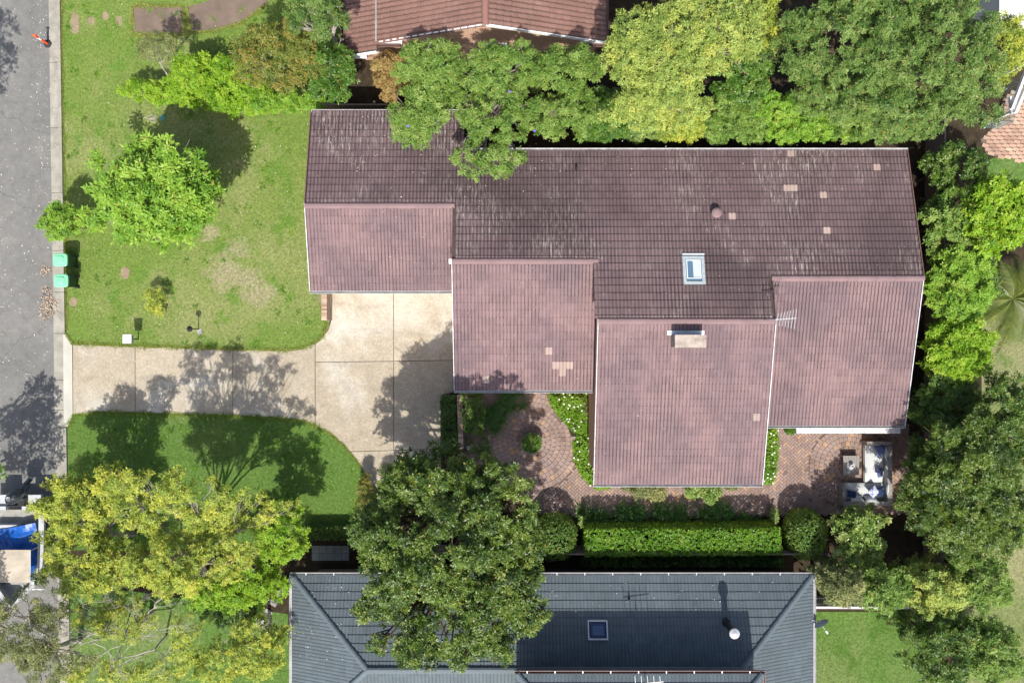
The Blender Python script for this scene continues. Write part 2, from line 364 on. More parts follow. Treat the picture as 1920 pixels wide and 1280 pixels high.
def glass_mat(name, c, rough=0.05):
    k = NT(name); k.fin(c, rough, 0.6); k.b.inputs['Coat Weight'].default_value = 0.3; return k.m
M_GLASSB = glass_mat('skylight_glass', (0.10, 0.17, 0.25)); M_DOME = glass_mat('skylight_dome', (0.045, 0.075, 0.16), 0.12)
M_SHAFTLIT = glass_mat('painted_shaft_light', (0.52, 0.58, 0.60)); M_LILAC = glass_mat('lilac_dome', (0.30, 0.31, 0.52), 0.2)
def clear_glass():
    k = NT('clear_glass'); k.fin((0.75, 0.86, 0.87), 0.02, 0.5); k.b.inputs['Transmission Weight'].default_value = 0.9; k.b.inputs['IOR'].default_value = 1.05; return k.m
M_CLEAR = clear_glass()

# leaf palettes: dark .. light
L_LIME = leaf_mat('bright_green_leaf', [(0.045, 0.115, 0.014), (0.095, 0.190, 0.024), (0.145, 0.250, 0.036), (0.195, 0.285, 0.055)], 0.24, gain=1.5)
L_HLIME = leaf_mat('lime_leaf', [(0.065, 0.145, 0.010), (0.125, 0.240, 0.014), (0.180, 0.300, 0.022), (0.250, 0.340, 0.04)], 0.24, gain=1.3)
L_MID = leaf_mat('mid_green_leaf', [(0.034, 0.078, 0.016), (0.076, 0.140, 0.030), (0.120, 0.190, 0.048), (0.180, 0.245, 0.085)], 0.2, gain=1.4)
L_DARK = leaf_mat('dark_green_leaf', [(0.016, 0.042, 0.010), (0.032, 0.075, 0.014), (0.060, 0.110, 0.020), (0.105, 0.160, 0.035)], 0.2, 0.4, 0.45)
L_BIG = leaf_mat('camphor_leaf', [(0.014, 0.036, 0.008), (0.042, 0.088, 0.014), (0.095, 0.155, 0.024), (0.175, 0.230, 0.048)], 0.17, 0.4, 0.45, gain=0.95)
L_DEEP = leaf_mat('deep_green_leaf', [(0.028, 0.078, 0.012), (0.055, 0.125, 0.020), (0.080, 0.165, 0.028), (0.125, 0.205, 0.05)], 0.17, 0.42, 0.4, gain=1.1)
L_YEL = leaf_mat('yellow_green_leaf', [(0.060, 0.095, 0.018), (0.125, 0.165, 0.034), (0.200, 0.230, 0.048), (0.300, 0.285, 0.055)], 0.24, gain=1.75)
L_PALE = leaf_mat('pale_lime_leaf', [(0.075, 0.115, 0.032), (0.145, 0.195, 0.060), (0.205, 0.250, 0.085), (0.285, 0.290, 0.085)], 0.24, gain=1.65)
L_FINE = leaf_mat('olive_green_leaf', [(0.028, 0.066, 0.017), (0.060, 0.112, 0.030), (0.098, 0.155, 0.048), (0.155, 0.205, 0.085)], 0.17, gain=1.4)
L_BROWN = leaf_mat('rust_brown_leaf', [(0.12, 0.065, 0.03), (0.20, 0.115, 0.055), (0.27, 0.17, 0.09), (0.33, 0.23, 0.13)], 0.2)
L_BRGRN = leaf_mat('bronze_green_leaf', [(0.045, 0.075, 0.016), (0.09, 0.115, 0.026), (0.14, 0.15, 0.038), (0.22, 0.15, 0.05)], 0.17)
L_GREY = leaf_mat('grey_green_leaf', [(0.055, 0.07, 0.035), (0.10, 0.115, 0.055), (0.15, 0.16, 0.085), (0.22, 0.215, 0.12)], 0.17)
L_HEDGE = leaf_mat('clipped_hedge_leaf', [(0.028, 0.080, 0.006), (0.055, 0.135, 0.008), (0.085, 0.175, 0.012), (0.14, 0.22, 0.03)], 0.2, 0.42, 0.4, gain=1.45)
L_BALL = leaf_mat('topiary_leaf', [(0.025, 0.060, 0.012), (0.05, 0.10, 0.02), (0.085, 0.14, 0.035), (0.15, 0.19, 0.07)], 0.2, 0.42, 0.4, gain=1.6)
L_COVER = leaf_mat('groundcover_leaf', [(0.05, 0.13, 0.008), (0.095, 0.21, 0.010), (0.14, 0.27, 0.016), (0.20, 0.31, 0.04)], 0.17, 0.45, 0.35, gain=1.15)
L_GLOSS = leaf_mat('glossy_light_leaf', [(0.045, 0.095, 0.018), (0.095, 0.165, 0.035), (0.16, 0.225, 0.065), (0.26, 0.29, 0.13)], 0.17, 0.35, 0.5)
L_STRAP = leaf_mat('strap_leaf', [(0.020, 0.070, 0.014), (0.035, 0.105, 0.022), (0.055, 0.135, 0.03), (0.09, 0.165, 0.05)], 0.2, 0.4, 0.4, gain=1.25)
L_PALM = leaf_mat('palm_leaf', [(0.06, 0.10, 0.02), (0.11, 0.16, 0.035), (0.16, 0.20, 0.05), (0.26, 0.25, 0.06)], 0.17, 0.45, 0.4, gain=0.68)
L_DEAD = leaf_mat('dead_leaf', [(0.28, 0.19, 0.13), (0.42, 0.31, 0.23), (0.50, 0.40, 0.31), (0.55, 0.47, 0.40)], 0.1, 0.9, 0.1, gain=1.0)
L_LITTER = leaf_mat('pale_litter_leaf', [(0.40, 0.34, 0.27), (0.52, 0.46, 0.38), (0.62, 0.58, 0.50), (0.68, 0.66, 0.60)], 0.1, 0.9, 0.1, gain=1.0)

# ------------------------------------------------------------------ foliage
TRIS = [0]
def rng_of(seed): return np.random.default_rng(seed)
def unit(a): return a/np.maximum(np.linalg.norm(a, axis=-1, keepdims=True), 1e-9)
def sprigs(rng, p, n, k, l, w, tint, tilt=(-0.15, 0.7), lvar=0.35):
    """k leaves round every sprig point; each leaf a folded diamond."""
    N = len(p); p = np.repeat(p, k, 0); n = np.repeat(n, k, 0); t = np.repeat(tint, k)
    a = np.tile(np.arange(k)*2*PI/k, N)+np.repeat(rng.uniform(0, 2*PI, N), k)+rng.normal(0, 0.35, N*k)
    ref = np.where(np.abs(n[:, 2:3]) < 0.9, np.array([[0, 0, 1.0]]), np.array([[1.0, 0, 0]]))
    t1 = unit(np.cross(n, ref)); t2 = np.cross(n, t1)
    d = t1*np.cos(a)[:, None]+t2*np.sin(a)[:, None]
    tl = rng.uniform(*tilt, N*k)[:, None]
    dr = d*np.cos(tl)+n*np.sin(tl); sd = unit(np.cross(n, d)+rng.normal(0, 0.25, (N*k, 3)))
    L = (l*(1+rng.uniform(-lvar, lvar, N*k)))[:, None]; W = w*L/l*0.5
    up = np.cross(sd, dr)
    b = p+d*L*0.06
    v = np.stack([b, b+dr*L*0.5+sd*W+up*W*0.25, b+dr*L-n*L*0.06, b+dr*L*0.5-sd*W+up*W*0.25], 1).reshape(-1, 3)
    f = np.arange(N*k*4).reshape(-1, 4)
    tt = np.clip(t+rng.normal(0, 0.15, N*k), 0, 1); tt[rng.random(N*k) < 0.018] = 1.6
    return v, f, tt

def blob_sprigs(rng, blobs, k, l, w, cover, up=0.5, jit=0.55, cull=0.72, low=-0.45, depth=0.4):
    B = np.array([b[:4] for b in blobs], float); Z = np.array([b[4] if len(b) > 4 else 0.8 for b in blobs])
    ps, ns, ts = [], [], []
    for i, (x, y, z, r) in enumerate(B):
        m = int(0.8*cover*4*PI*r*r*0.7/(k*0.5*l*w))
        d = unit(rng.normal(0, 1, (int(m*1.6)+4, 3))); d = d[d[:, 2] > low][:m]
        lump = 1+0.13*np.sin(d[:, 0]*5+i)*np.sin(d[:, 1]*6+2*i)+0.1*np.sin(d[:, 2]*7+i*3)
        q = r*(1-depth*rng.random(len(d))**1.6)*lump
        p = np.array([x, y, z])+d*q[:, None]*np.array([1, 1, Z[i]])
        keep = np.ones(len(p), bool)
        for j in range(len(B)):
            if j == i: continue
            if np.linalg.norm(B[j, :3]-B[i, :3]) > B[j, 3]+r: continue
            e = (p-B[j, :3])/np.array([1, 1, Z[j]])
            keep &= ~((np.linalg.norm(e, axis=1) < cull*B[j, 3]))
        p, d = p[keep], d[keep]
        ps.append(p); ns.append(unit(d*(1-up)+np.array([0, 0, up])+rng.normal(0, jit, d.shape)*0.6))
        ts.append(np.full(len(p), np.clip(0.5+rng.normal(0, 0.21), 0.03, 0.97)))
    return np.concatenate(ps), np.concatenate(ns), np.concatenate(ts)

def lobes(rng, c, R, n, rs=(0.20, 0.34), low=-0.25):
    n = int(n*1.45)
    """small lobes on the shell of an ellipsoid crown"""
    out = []; c = np.array(c); R = np.array(R); m = R[:2].mean()
    for i in range(n):
        g = (i+0.5)/n; zz = 1-(1-low)*g; a = i*2.39996+rng.uniform(-0.4, 0.4); s = math.sqrt(max(0, 1-zz*zz))
        d = np.array([s*math.cos(a), s*math.sin(a), zz]); r = m*rng.uniform(*rs)
        q = c+d*np.maximum(R-r*0.85, 0.05)*rng.uniform(0.72, 1.1); q[2] += m*rng.uniform(-0.22, 0.16)
        out.append((*q, r, rng.uniform(0.65, 0.95)))
    return out

def clumps(rng, bl, gap=0.10):
    out = []
    for b in bl:
        x, y, z, r = b[:4]
        if r < 0.3: out.append(b); continue
        if rng.random() < gap: continue
        n = 7 if r > 0.55 else 5
        for i in range(n):
            a = i*2.39996+rng.uniform(-0.5, 0.5); q = r*(0.78*math.sqrt((i+0.3)/n)); m = r*rng.uniform(0.30, 0.52)
            out.append((x+q*math.cos(a), y+q*math.sin(a), z+r*rng.uniform(-0.5, 0.5)-0.3*q, m, rng.uniform(0.55, 0.8)))
    return out

def limb(mb, a, b, r0, r1, rng, n=4, sag=0.12, sides=6):
    a, b = Vector(a), Vector(b); L = (b-a).length
    pts = [a.lerp(b, i/n)+Vector((rng.normal(0, 1), rng.normal(0, 1), rng.normal(0, 0.6)))*sag*L*(0.25 if 0 < i < n else 0) for i in range(n+1)]
    mb.tube(pts, [r0+(r1-r0)*i/n for i in range(n+1)], sides)
    return pts

def plant(name, label, cat, base, blobs, leafm, seed, k=5, l=0.17, w=0.08, cover=0.9, bark=None, tr=0.12, group=None,
          up=0.62, jit=0.5, tilt=(-0.2, 0.5), stem='trunk', crown='crown', twig=0.5, depth=0.5, cull=0.62, low=-0.12, lobes_=None):
    rng = rng_of(seed); base = tuple(base)
    o = thing(name, label, cat, base, group)
    p, n, t = blob_sprigs(rng, blobs, k, l, w, cover, up, jit, cull, low, depth)
    v, f, tt = sprigs(rng, p, n, k, l, w, t, tilt)
    v = v-np.array(base); v[:, 2] = np.maximum(v[:, 2], 0.01)
    put(crown, np_mesh(crown, v, f, tt, leafm), o); TRIS[0] += 2*len(f)
    blobs = lobes_ or blobs
    mb = MB(); zc = np.mean([b[2] for b in blobs]); cx = np.mean([b[0] for b in blobs]); cy = np.mean([b[1] for b in blobs])
    fork = Vector((base[0]+(cx-base[0])*0.4, base[1]+(cy-base[1])*0.4, base[2]+(zc-base[2])*0.5))
    limb(mb, base, fork, tr, tr*0.75, rng, 4, 0.05, 8)
    idx = rng.permutation(len(blobs))[:max(3, int(len(blobs)*twig))]
    pts = np.array([blobs[i][:3] for i in idx]); npri = max(2, min(9, len(idx)//4)); seeds = pts[:npri]
    own = np.argmin(((pts[:, None]-seeds[None])**2).sum(2), 1)
    for g_ in range(npri):
        mine = [idx[q] for q in np.nonzero(own == g_)[0]]
        if not mine: continue
        m = Vector(np.mean([blobs[i][:3] for i in mine], axis=0)); node = fork.lerp(m, 0.62); node.z = fork.z+(m.z-fork.z)*0.55
        limb(mb, fork, node, tr*0.55, tr*0.34, rng, 3, 0.12, 6)
        for i in mine:
            b = blobs[i]; tgt = Vector(b[:3])-Vector((0, 0, b[3]*0.3))
            limb(mb, node, tgt, tr*0.3, tr*0.09, rng, 4, 0.14, 5)
            for _ in range(2): limb(mb, node.lerp(tgt, rng.uniform(0.5, 0.9)), tgt+Vector(rng.normal(0, 1, 3))*b[3]*0.6, tr*0.13, tr*0.04, rng, 2, 0.1, 4)
    part(stem, mb, bark or M_BARK, o)
    return o

def in_poly(pts, poly_):
    x, y = pts[:, 0], pts[:, 1]; ins = np.zeros(len(pts), bool); n = len(poly_)
    for i in range(n):
        (x1, y1), (x2, y2) = poly_[i], poly_[(i+1) % n]
        c = ((y1 > y) != (y2 > y)) & (x < (x2-x1)*(y-y1)/((y2-y1) or 1e-9)+x1); ins ^= c
    return ins
def scatter(rng, poly_, dens):
    a = np.array(poly_); lo, hi = a.min(0), a.max(0)
    n = int(dens*np.prod(hi-lo)); p = rng.uniform(lo, hi, (n, 2))
    return p[in_poly(p, poly_)]
def edge_dist(p, poly_):
    d = np.full(len(p), 1e9); n = len(poly_)
    for i in range(n):
        a = np.array(poly_[i]); b = np.array(poly_[(i+1) % n]); ab = b-a
        t = np.clip(((p-a)@ab)/max(ab@ab, 1e-9), 0, 1)
        d = np.minimum(d, np.linalg.norm(p-(a+t[:, None]*ab), axis=1))
    return d

def box_hedge(name, label, poly_, h, leafm, seed, l=0.075, w=0.045, k=4, cover=2.2, round_=0.15, cat='hedge', group=None, lump=0.04):
    """clipped hedge: leaves through the skin of a prism, stems inside"""
    rng = rng_of(seed); a = np.array(poly_); c = a.mean(0); base = (c[0], c[1], 0)
    o = thing(name, label, cat, base, group)
    dens = cover/(k*0.5*l*w)
    top = scatter(rng, poly_, dens)
    ed = edge_dist(top, poly_); drop = np.where(ed < round_, round_-np.sqrt(np.maximum(0, round_**2-(round_-ed)**2)), 0)
    lum = lump*(np.sin(top[:, 0]*4.1+seed)*np.sin(top[:, 1]*3.7)+np.sin(top[:, 0]*9+1.3)*0.5)
    pt = np.column_stack([top, h-drop+lum-rng.random(len(top))**2*0.16]); nt = np.tile([0, 0, 1.0], (len(top), 1))
    st = pt[rng.random(len(pt)) < 0.05].copy(); st[:, 2] += rng.uniform(0.02, 0.13, len(st))
    ps, ns = [pt, st], [nt, np.tile([0, 0, 1.0], (len(st), 1))]
    for i in range(len(poly_)):
        p0, p1 = a[i], a[(i+1) % len(a)]; L = np.linalg.norm(p1-p0); m = int(L*h*dens*0.7)
        t = rng.random(m); q = p0+(p1-p0)*t[:, None]; nn = np.array([(p1-p0)[1], -(p1-p0)[0]])/L
        if ((c-q.mean(0))@nn) > 0: nn = -nn
        q = q-nn*(rng.random(m)**2*0.14)[:, None]
        ps.append(np.column_stack([q, rng.uniform(0.04, h-0.04, m)])); ns.append(np.tile([*nn, 0.35], (m, 1)))
    p = np.concatenate(ps); n = unit(np.concatenate(ns)+rng.normal(0, 0.35, (len(p), 3)))
    t = 0.45+0.16*np.sin(p[:, 0]*1.7+seed)*np.sin(p[:, 1]*2.1)+0.16*np.sin(p[:, 0]*3.9+1)*np.sin(p[:, 1]*5.3+seed)+rng.normal(0, 0.08, len(p))
    v, f, tt = sprigs(rng, p, n, k, l, w, t)
    put('foliage', np_mesh('foliage', v-np.array(base), f, tt, leafm), o); TRIS[0] += 2*len(f)
    mb = MB(); cnt = max(3, int(len(top)/1500)+3)
    for q in scatter(rng, poly_, cnt/max(0.2, np.prod(a.max(0)-a.min(0))))[:24]:
        limb(mb, (q[0], q[1], 0), (q[0]+rng.normal(0, 0.05), q[1]+rng.normal(0, 0.05), h*0.85), 0.025, 0.012, rng, 2, 0.06, 5)
    if not mb.v: limb(mb, base, (c[0], c[1], h*0.85), 0.03, 0.012, rng, 2, 0.06, 5)
    part('stem', mb, M_BARK, o, kind='stuff')
    return o

def cover_bed(rng, poly_, h, k, l, w, cover, edge=0.25):
    dens = cover/(k*0.5*l*w); p = scatter(rng, poly_, dens); ed = edge_dist(p, poly_)
    hh = h*np.clip(ed/edge, 0.15, 1)**0.6*(0.8+0.2*np.sin(p[:, 0]*5)*np.sin(p[:, 1]*4.3))
    return np.column_stack([p, 0.02+hh*(1-0.5*rng.random(len(p))**2)])

def flowers(rng, pts, r=0.035, k=5):
    n = len(pts); nn = unit(np.tile([0, -0.2, 1.0], (n, 1))+rng.normal(0, 0.25, (n, 3)))
    v, f, t = sprigs(rng, pts, nn, k, r*1.5, r*1.3, np.full(n, 0.5), (0.0, 0.25), 0.2)
    return v, f, t

def straps(rng, centres, m, L, w, spread=0.9, segs=3):
    """arching strap leaves: centres (n,3), m blades each"""
    n = len(centres); p = np.repeat(centres, m, 0); N = n*m
    a = rng.uniform(0, 2*PI, N); el = rng.uniform(0.35, 1.35, N)*(1.0 if spread < 1 else 0.8)
    d = np.column_stack([np.cos(a), np.sin(a), np.zeros(N)]); ln = L*rng.uniform(0.6, 1.1, N); sd = np.column_stack([-np.sin(a), np.cos(a), np.zeros(N)])
    rows = []
    for i in range(segs+1):
        t = i/segs; out = np.cos(el)*t+0.32*t*t; z = np.sin(el)*t-0.55*t**2.4
        q = p+d*(ln*out)[:, None]; q[:, 2] += ln*z+0.03
        ww = w*(1-0.92*t**2.2)/2
        rows += [q-sd*ww, q+sd*ww]
    v = np.stack(rows, 1).reshape(-1, 3); v[:, 2] = np.maximum(v[:, 2], 0.015); b = np.arange(N)[:, None]*2*(segs+1)
    f = np.concatenate([b+np.array([[2*i, 2*i+1, 2*i+3, 2*i+2]]) for i in range(segs)], 0)
    t = np.tile(np.clip(rng.normal(0.5, 0.2, N), 0, 1), segs)
    return v, f, t

# ------------------------------------------------------------------ ground
g = MB(); g.add([(-300, -300, 0), (300, -300, 0), (300, 300, 0), (-300, 300, 0)], [(0, 1, 2, 3)])
struct('ground', g, M_PALE)
def sheet(name, pts, z, m, kind='structure', t=0.5, thick=None):
    mb = MB()
    if thick: mb.prism(pts, z-thick, z, t)
    else:
        pts = pts if sum(pts[i][0]*pts[(i+1) % len(pts)][1]-pts[(i+1) % len(pts)][0]*pts[i][1] for i in range(len(pts))) > 0 else pts[::-1]
        mb.add([(x, y, z) for x, y in pts], [tuple(range(len(pts)))], t)
    return struct(name, mb, m, kind)
def arc(cx, cy, r, a0, a1, n=10, ry=None):
    return [(cx+r*math.cos(math.radians(a0+(a1-a0)*i/n)), cy-(ry or r)*math.sin(math.radians(a0+(a1-a0)*i/n))) for i in range(n+1)]

sheet('garden_bed', poly([(560, 40), (600, -120), (1960, -120), (1960, 560), (1848, 900), (1810, 1100), (1765, 1420), (520, 1420), (530, 1150), (116, 1088), (116, 1010), (560, 1005), (600, 960), (620, 560), (590, 300)]), 0.006, M_MULCH)
# road, kerb and gutter (the kerb line leans slightly)
def kx(py, off): return 92.0+off+0.0149*py         # photo x of the road edge at photo y
sheet('road', [(-160, 160), (-160, -160)]+[P(kx(y, 0), y) for y in (7100, 1300, 0, -5800)], 0.012, M_ROAD)
ks = [-260, -130, 0, 118, 240, 362, 470, 548, 625, 712, 768, 801, 905, 1010, 1130, 1250, 1380, 1500]
gut = thing('kerb', 'long grey concrete kerb and gutter edging the road', 'kerb', (*P(100, 640), 0))
for i in range(len(ks)-1):
    y0, y1 = ks[i]+0.5, ks[i+1]-0.5; drv = 625 <= ks[i] < 801
    mb = MB(); mb.prism(poly([(kx(y0, 0), y0), (kx(y0, 17.5), y0), (kx(y1, 17.5), y1), (kx(y1, 0), y1)]), 0.0, 0.03, 0.3+0.5*((i*37) % 10)/10)
    part('gutter_slab', mb, M_KERB, gut)
    if not drv:
        mb = MB(); mb.prism(poly([(kx(y0, 17.6), y0), (kx(y0, 23), y0), (kx(y1, 23), y1), (kx(y1, 17.6), y1)]), 0.0, 0.13, 0.5)
        part('kerb_stone', mb, M_KERB, gut)
mb = MB(); mb.prism(poly([(119.5, 626), (124, 627), (136.5, 644), (137.5, 772), (136.5, 779), (127, 800.5), (121, 801)]), 0.0, 0.05)
part('layback', mb, M_NEWCONC, gut, 'pale new concrete layback across the driveway mouth')

# lawns
L1 = [(kx(-40, 23), -40), (640, -40), (640, 60), (586, 212), (590, 548), (612, 603), (618, 608), (606, 630), (592, 643), (570, 652), (540, 656.5), (437, 654.5), (253, 648.5), (137, 644.5), (125, 627), (kx(627, 23), 627), (kx(300, 23), 300)]
L2 = [(128, 799), (138, 779), (190, 772), (253, 774), (437, 779), (535, 784), (567, 789), (592, 797), (620, 813), (645, 835), (667, 861), (677, 876), (687, 894), (694, 925), (690, 960), (660, 988), (580, 992), (560, 1010), (380, 1030), (kx(1030, 23), 1030), (kx(900, 23), 900), (kx(801, 23), 801)]
L3 = [(kx(1090, 23), 1090), (540, 1150), (546, 1350), (kx(1350, 23), 1350)]
L4 = [(1530, 1146), (1740, 1146), (1760, 1350), (1530, 1350)]
L5 = [(1840, 560), (2100, 560), (2100, 1350), (1790, 1350), (1800, 1100), (1840, 900)]
L6 = [(1850, 300), (1880, 292), (2100, 330), (2100, 380), (1850, 380)]
for nm, pts, m, zz in (('lawn', L1, M_LAWN, 0.02), ('lawn', L2, M_LUSH, 0.02), ('lawn', L3, M_LUSH, 0.02), ('lawn', L4, M_LUSH, 0.02), ('lawn', L5, M_PALE, 0.02), ('lawn', L6, M_LUSH, 0.02)):
    sheet(nm, poly(pts), zz, m)
def grass(pts, dens, seed, bias, holes=(), h=0.07):
    rng = rng_of(seed); pl = poly(pts); p = scatter(rng, pl, dens)
    for hpoly in holes: p = p[~in_poly(p, poly(hpoly))]
    N = len(p); a = rng.uniform(0, 2*PI, N); el = rng.uniform(0.3, 1.1, N); L = h*rng.uniform(0.5, 1.3, N); w = 0.014
    d = np.column_stack([np.cos(a)*np.cos(el), np.sin(a)*np.cos(el), np.sin(el)]); sd = np.column_stack([-np.sin(a), np.cos(a), np.zeros(N)])*w/2
    b = np.column_stack([p, np.full(N, 0.018)])
    v = np.stack([b-sd, b+sd, b+d*L[:, None]], 1).reshape(-1, 3)
    t = np.clip(bias+0.18*np.sin(p[:, 0]*0.9)*np.sin(p[:, 1]*1.1+1)+rng.normal(0, 0.16, N), 0, 1)
    put('grass', np_mesh('grass', v, np.arange(3*N).reshape(-1, 3), t, M_BLADE), None, (0, 0, 0), None, 'stuff'); TRIS[0] += N
DIRT = [[(249, 12), (344, 12), (347, 66), (250, 66)], [(352, 14), (400, 0), (430, -30), (520, -30), (500, 10), (455, 44), (400, 60), (356, 62)]]
grass(L1, 420, 11, 0.45, DIRT); grass(L2, 520, 12, 0.22); grass(L3, 300, 13, 0.1); grass(L4, 420, 14, 0.08); grass(L5, 250, 15, 0.35)
for pts, lab in zip(DIRT, ('brown pebble driveway panel beside the grass strip', 'longer curved brown pebble driveway panel')):
    sheet('pebble_path', poly(pts), 0.03, M_PEB)
def edge_tufts(line, seed, bias, n=190, spread=0.075, h=0.085):
    rng = rng_of(seed); a = np.array(poly(line)); seg = np.linalg.norm(np.diff(a, axis=0), axis=1); N = int(seg.sum()*n)
    i = rng.choice(len(seg), N, p=seg/seg.sum()); t = rng.random(N)[:, None]; q = a[i]+(a[i+1]-a[i])*t
    q = q+rng.normal(0, 1, (N, 2))*spread*(0.5+0.5*np.sin(q[:, :1]*5+q[:, 1:]*4))
    pts = np.column_stack([q, np.full(N, 0.03)]); nn = unit(np.tile([0, 0, 1.0], (N, 1))+rng.normal(0, 0.3, (N, 3)))
    v, f, tt = sprigs(rng, pts, nn, 3, h, 0.016, np.clip(bias+rng.normal(0, 0.15, N), 0, 1), (0.1, 0.9)); v[:, 2] = np.maximum(v[:, 2], 0.02)
    put('grass', np_mesh('grass', v, f, tt, M_BLADE), None, (0, 0, 0), None, 'stuff'); TRIS[0] += 2*len(f)
edge_tufts([(612, 603), (606, 630), (592, 643), (570, 652), (540, 656.5), (437, 654.5), (253, 648.5), (137, 644.5), (125, 627)], 31, 0.5)
edge_tufts([(128, 799), (138, 779), (190, 772), (253, 774), (437, 779), (535, 784), (567, 789), (592, 797), (620, 813), (645, 835), (667, 861), (677, 876), (687, 894), (694, 925)], 32, 0.35)
edge_tufts([(115, 0), (118, 200), (122, 400), (124.5, 620)], 33, 0.5)
edge_tufts([(249, 12), (344, 12), (347, 66), (250, 66), (249, 12)], 34, 0.6); edge_tufts([(352, 14), (356, 62), (400, 60), (455, 44), (500, 10)], 35, 0.6)
rr = random.Random(5)
for cx, cy, rx, ry in ((141, 44, 9, 22), (172, 38, 7, 10), (198, 31, 7, 9), (224, 40, 7, 11), (138, 566, 8, 9), (235, 512, 9, 12)):
    sheet('bare_patch', poly([(cx+rx*math.cos(a)*rr.uniform(0.8, 1.1), cy+ry*math.sin(a)*rr.uniform(0.8, 1.1)) for a in np.linspace(0, 2*PI, 14)[:-1]]), 0.026, M_BARE)
# driveway slabs, each with its joint left open to the soil
drive = sheet('driveway', poly([(137, 646), (253, 650), (437, 656), (540, 658), (575, 652), (606, 632), (622, 602), (622, 400), (850, 400), (850, 735), (826, 745), (826, 960), (700, 960), (686, 895), (667, 861), (620, 813), (590, 797), (535, 785), (437, 779), (190, 772), (137, 778)]), 0.008, M_MORTAR)
for pts in (
    [(138, 645.5), (253.4, 649), (254, 773), (190, 771.5), (138, 778)],
    [(254.8, 649), (436.6, 655), (436.6, 778), (255, 773)],
    [(437.8, 655), (540, 657), (570, 652.5), (590.6, 643.5), (590.6, 795.5), (567, 788), (535, 783), (437.8, 778)],
    [(592.2, 642.5), (606, 631), (617, 618), (622, 600), (622, 548), (622, 400), (737.6, 400), (737.6, 676.4), (592.2, 678)],
    [(739, 400), (849, 400), (849, 674.6), (739, 676.2)],
    [(592.2, 679.2), (737.6, 677.6), (737.6, 843.2), (656, 845.5), (645, 834), (620, 812), (592.2, 796)],
    [(739, 677.5), (849, 676), (849, 735), (826.5, 740), (826.5, 840), (739, 843)],
    [(657.5, 846.8), (826.5, 841.5), (826.5, 960), (700, 960), (694, 925), (686, 892), (676, 874), (667, 860)]):
    mb = MB(); mb.prism(poly(pts), 0.009, 0.036, [0.5, 0.8, 0.35, 0.75, 0.95, 0.3, 0.55, 0.6][len(drive.children) % 8]); o = put('slab', mb.mesh('slab', M_AGG), drive)

# ------------------------------------------------------------------ roof tiles
TW, TG = 0.300, 0.318
def tile_base(w, g, h, lf=0.026, rolls=2):
    s = [0, .13, .27, .55, .86]
    hs = [0, 0, 0.85*h, h, 0.85*h]
    xs = [(q+r)*w/rolls for q in range(rolls) for r in s]+[w]; zs = hs*rolls+[0]
    n = len(xs); lift = lf; Lt = g+0.055
    v = np.array([(x, 0, lift+z-0.022) for x, z in zip(xs, zs)]+[(x, 0, lift+z) for x, z in zip(xs, zs)]+[(x, Lt, z+lift*(1-Lt/g)) for x, z in zip(xs, zs)], float)
    f = np.array([(i, i+1, n+i+1, n+i) for i in range(n-1)]+[(n+i, n+i+1, 2*n+i+1, 2*n+i) for i in range(n-1)])
    uv = np.stack([v[:, 0]/w*rolls/2, v[:, 1]/g], 1)
    return v, f, uv
def tile_mesh(name, base, t, m):
    v, f, uv = base
    return np_mesh(name, v, f, np.full(len(f), t), m, uv[f.ravel()])
def field(p0, u, v, x_cols, rows, keep, clip_v=None, clip_u=None, w=TW, g=TG):
    """matrices of tiles; keep(x, y) tells which centres are on the slope"""
    u, v = Vector(u).normalized(), Vector(v).normalized(); n = u.cross(v); out = []
    for r in range(*rows):
        for c in range(*x_cols):
            p = Vector(p0)+u*(c*w)+v*(r*g); q = p+u*w/2+v*g*0.5
            sv = su = 1.0
            if clip_v:
                top = clip_v(q.x)      # distance up the slope at which it ends
                if r*g > top-0.03: continue
                sv = min(1.0, (top-r*g)/(g+0.055))
            if not keep(q.x, q.y): continue
            M = Matrix(((u.x*su, v.x*sv, n.x, p.x), (u.y*su, v.y*sv, n.y, p.y), (u.z*su, v.z*sv, n.z, p.z), (0, 0, 0, 1)))
            out.append(M)
    return out
def join_tiles(name, base, Ms, tints, m, cuts=(), off=(0, 0, 0)):
    v, f, uv = base; A = np.array([[list(r) for r in M] for M in Ms])
    vh = np.column_stack([v, np.ones(len(v))])
    V = np.einsum('nij,kj->nki', A, vh)[:, :, :3]
    Fc = f[None]+np.arange(len(Ms))[:, None, None]*len(v)
    me = np_mesh(name, V.reshape(-1, 3)-np.array(off), Fc.reshape(-1, f.shape[1]), np.repeat(tints, len(f)), m, np.tile(uv[f.ravel()], (len(Ms), 1)))
    if cuts:
        import bmesh
        bm = bmesh.new(); bm.from_mesh(me)
        for co, no in cuts:
            bmesh.ops.bisect_plane(bm, geom=bm.verts[:]+bm.edges[:]+bm.faces[:], plane_co=Vector(co)-Vector(off), plane_no=no, clear_outer=True)
        bm.to_mesh(me); bm.free()
    return me
def proj(M, w=TW, g=TG):
    q = M @ Vector((w/2, g/2, 0.03)); k = F/(H-q.z); return 960+q.x*k, 640-q.y*k
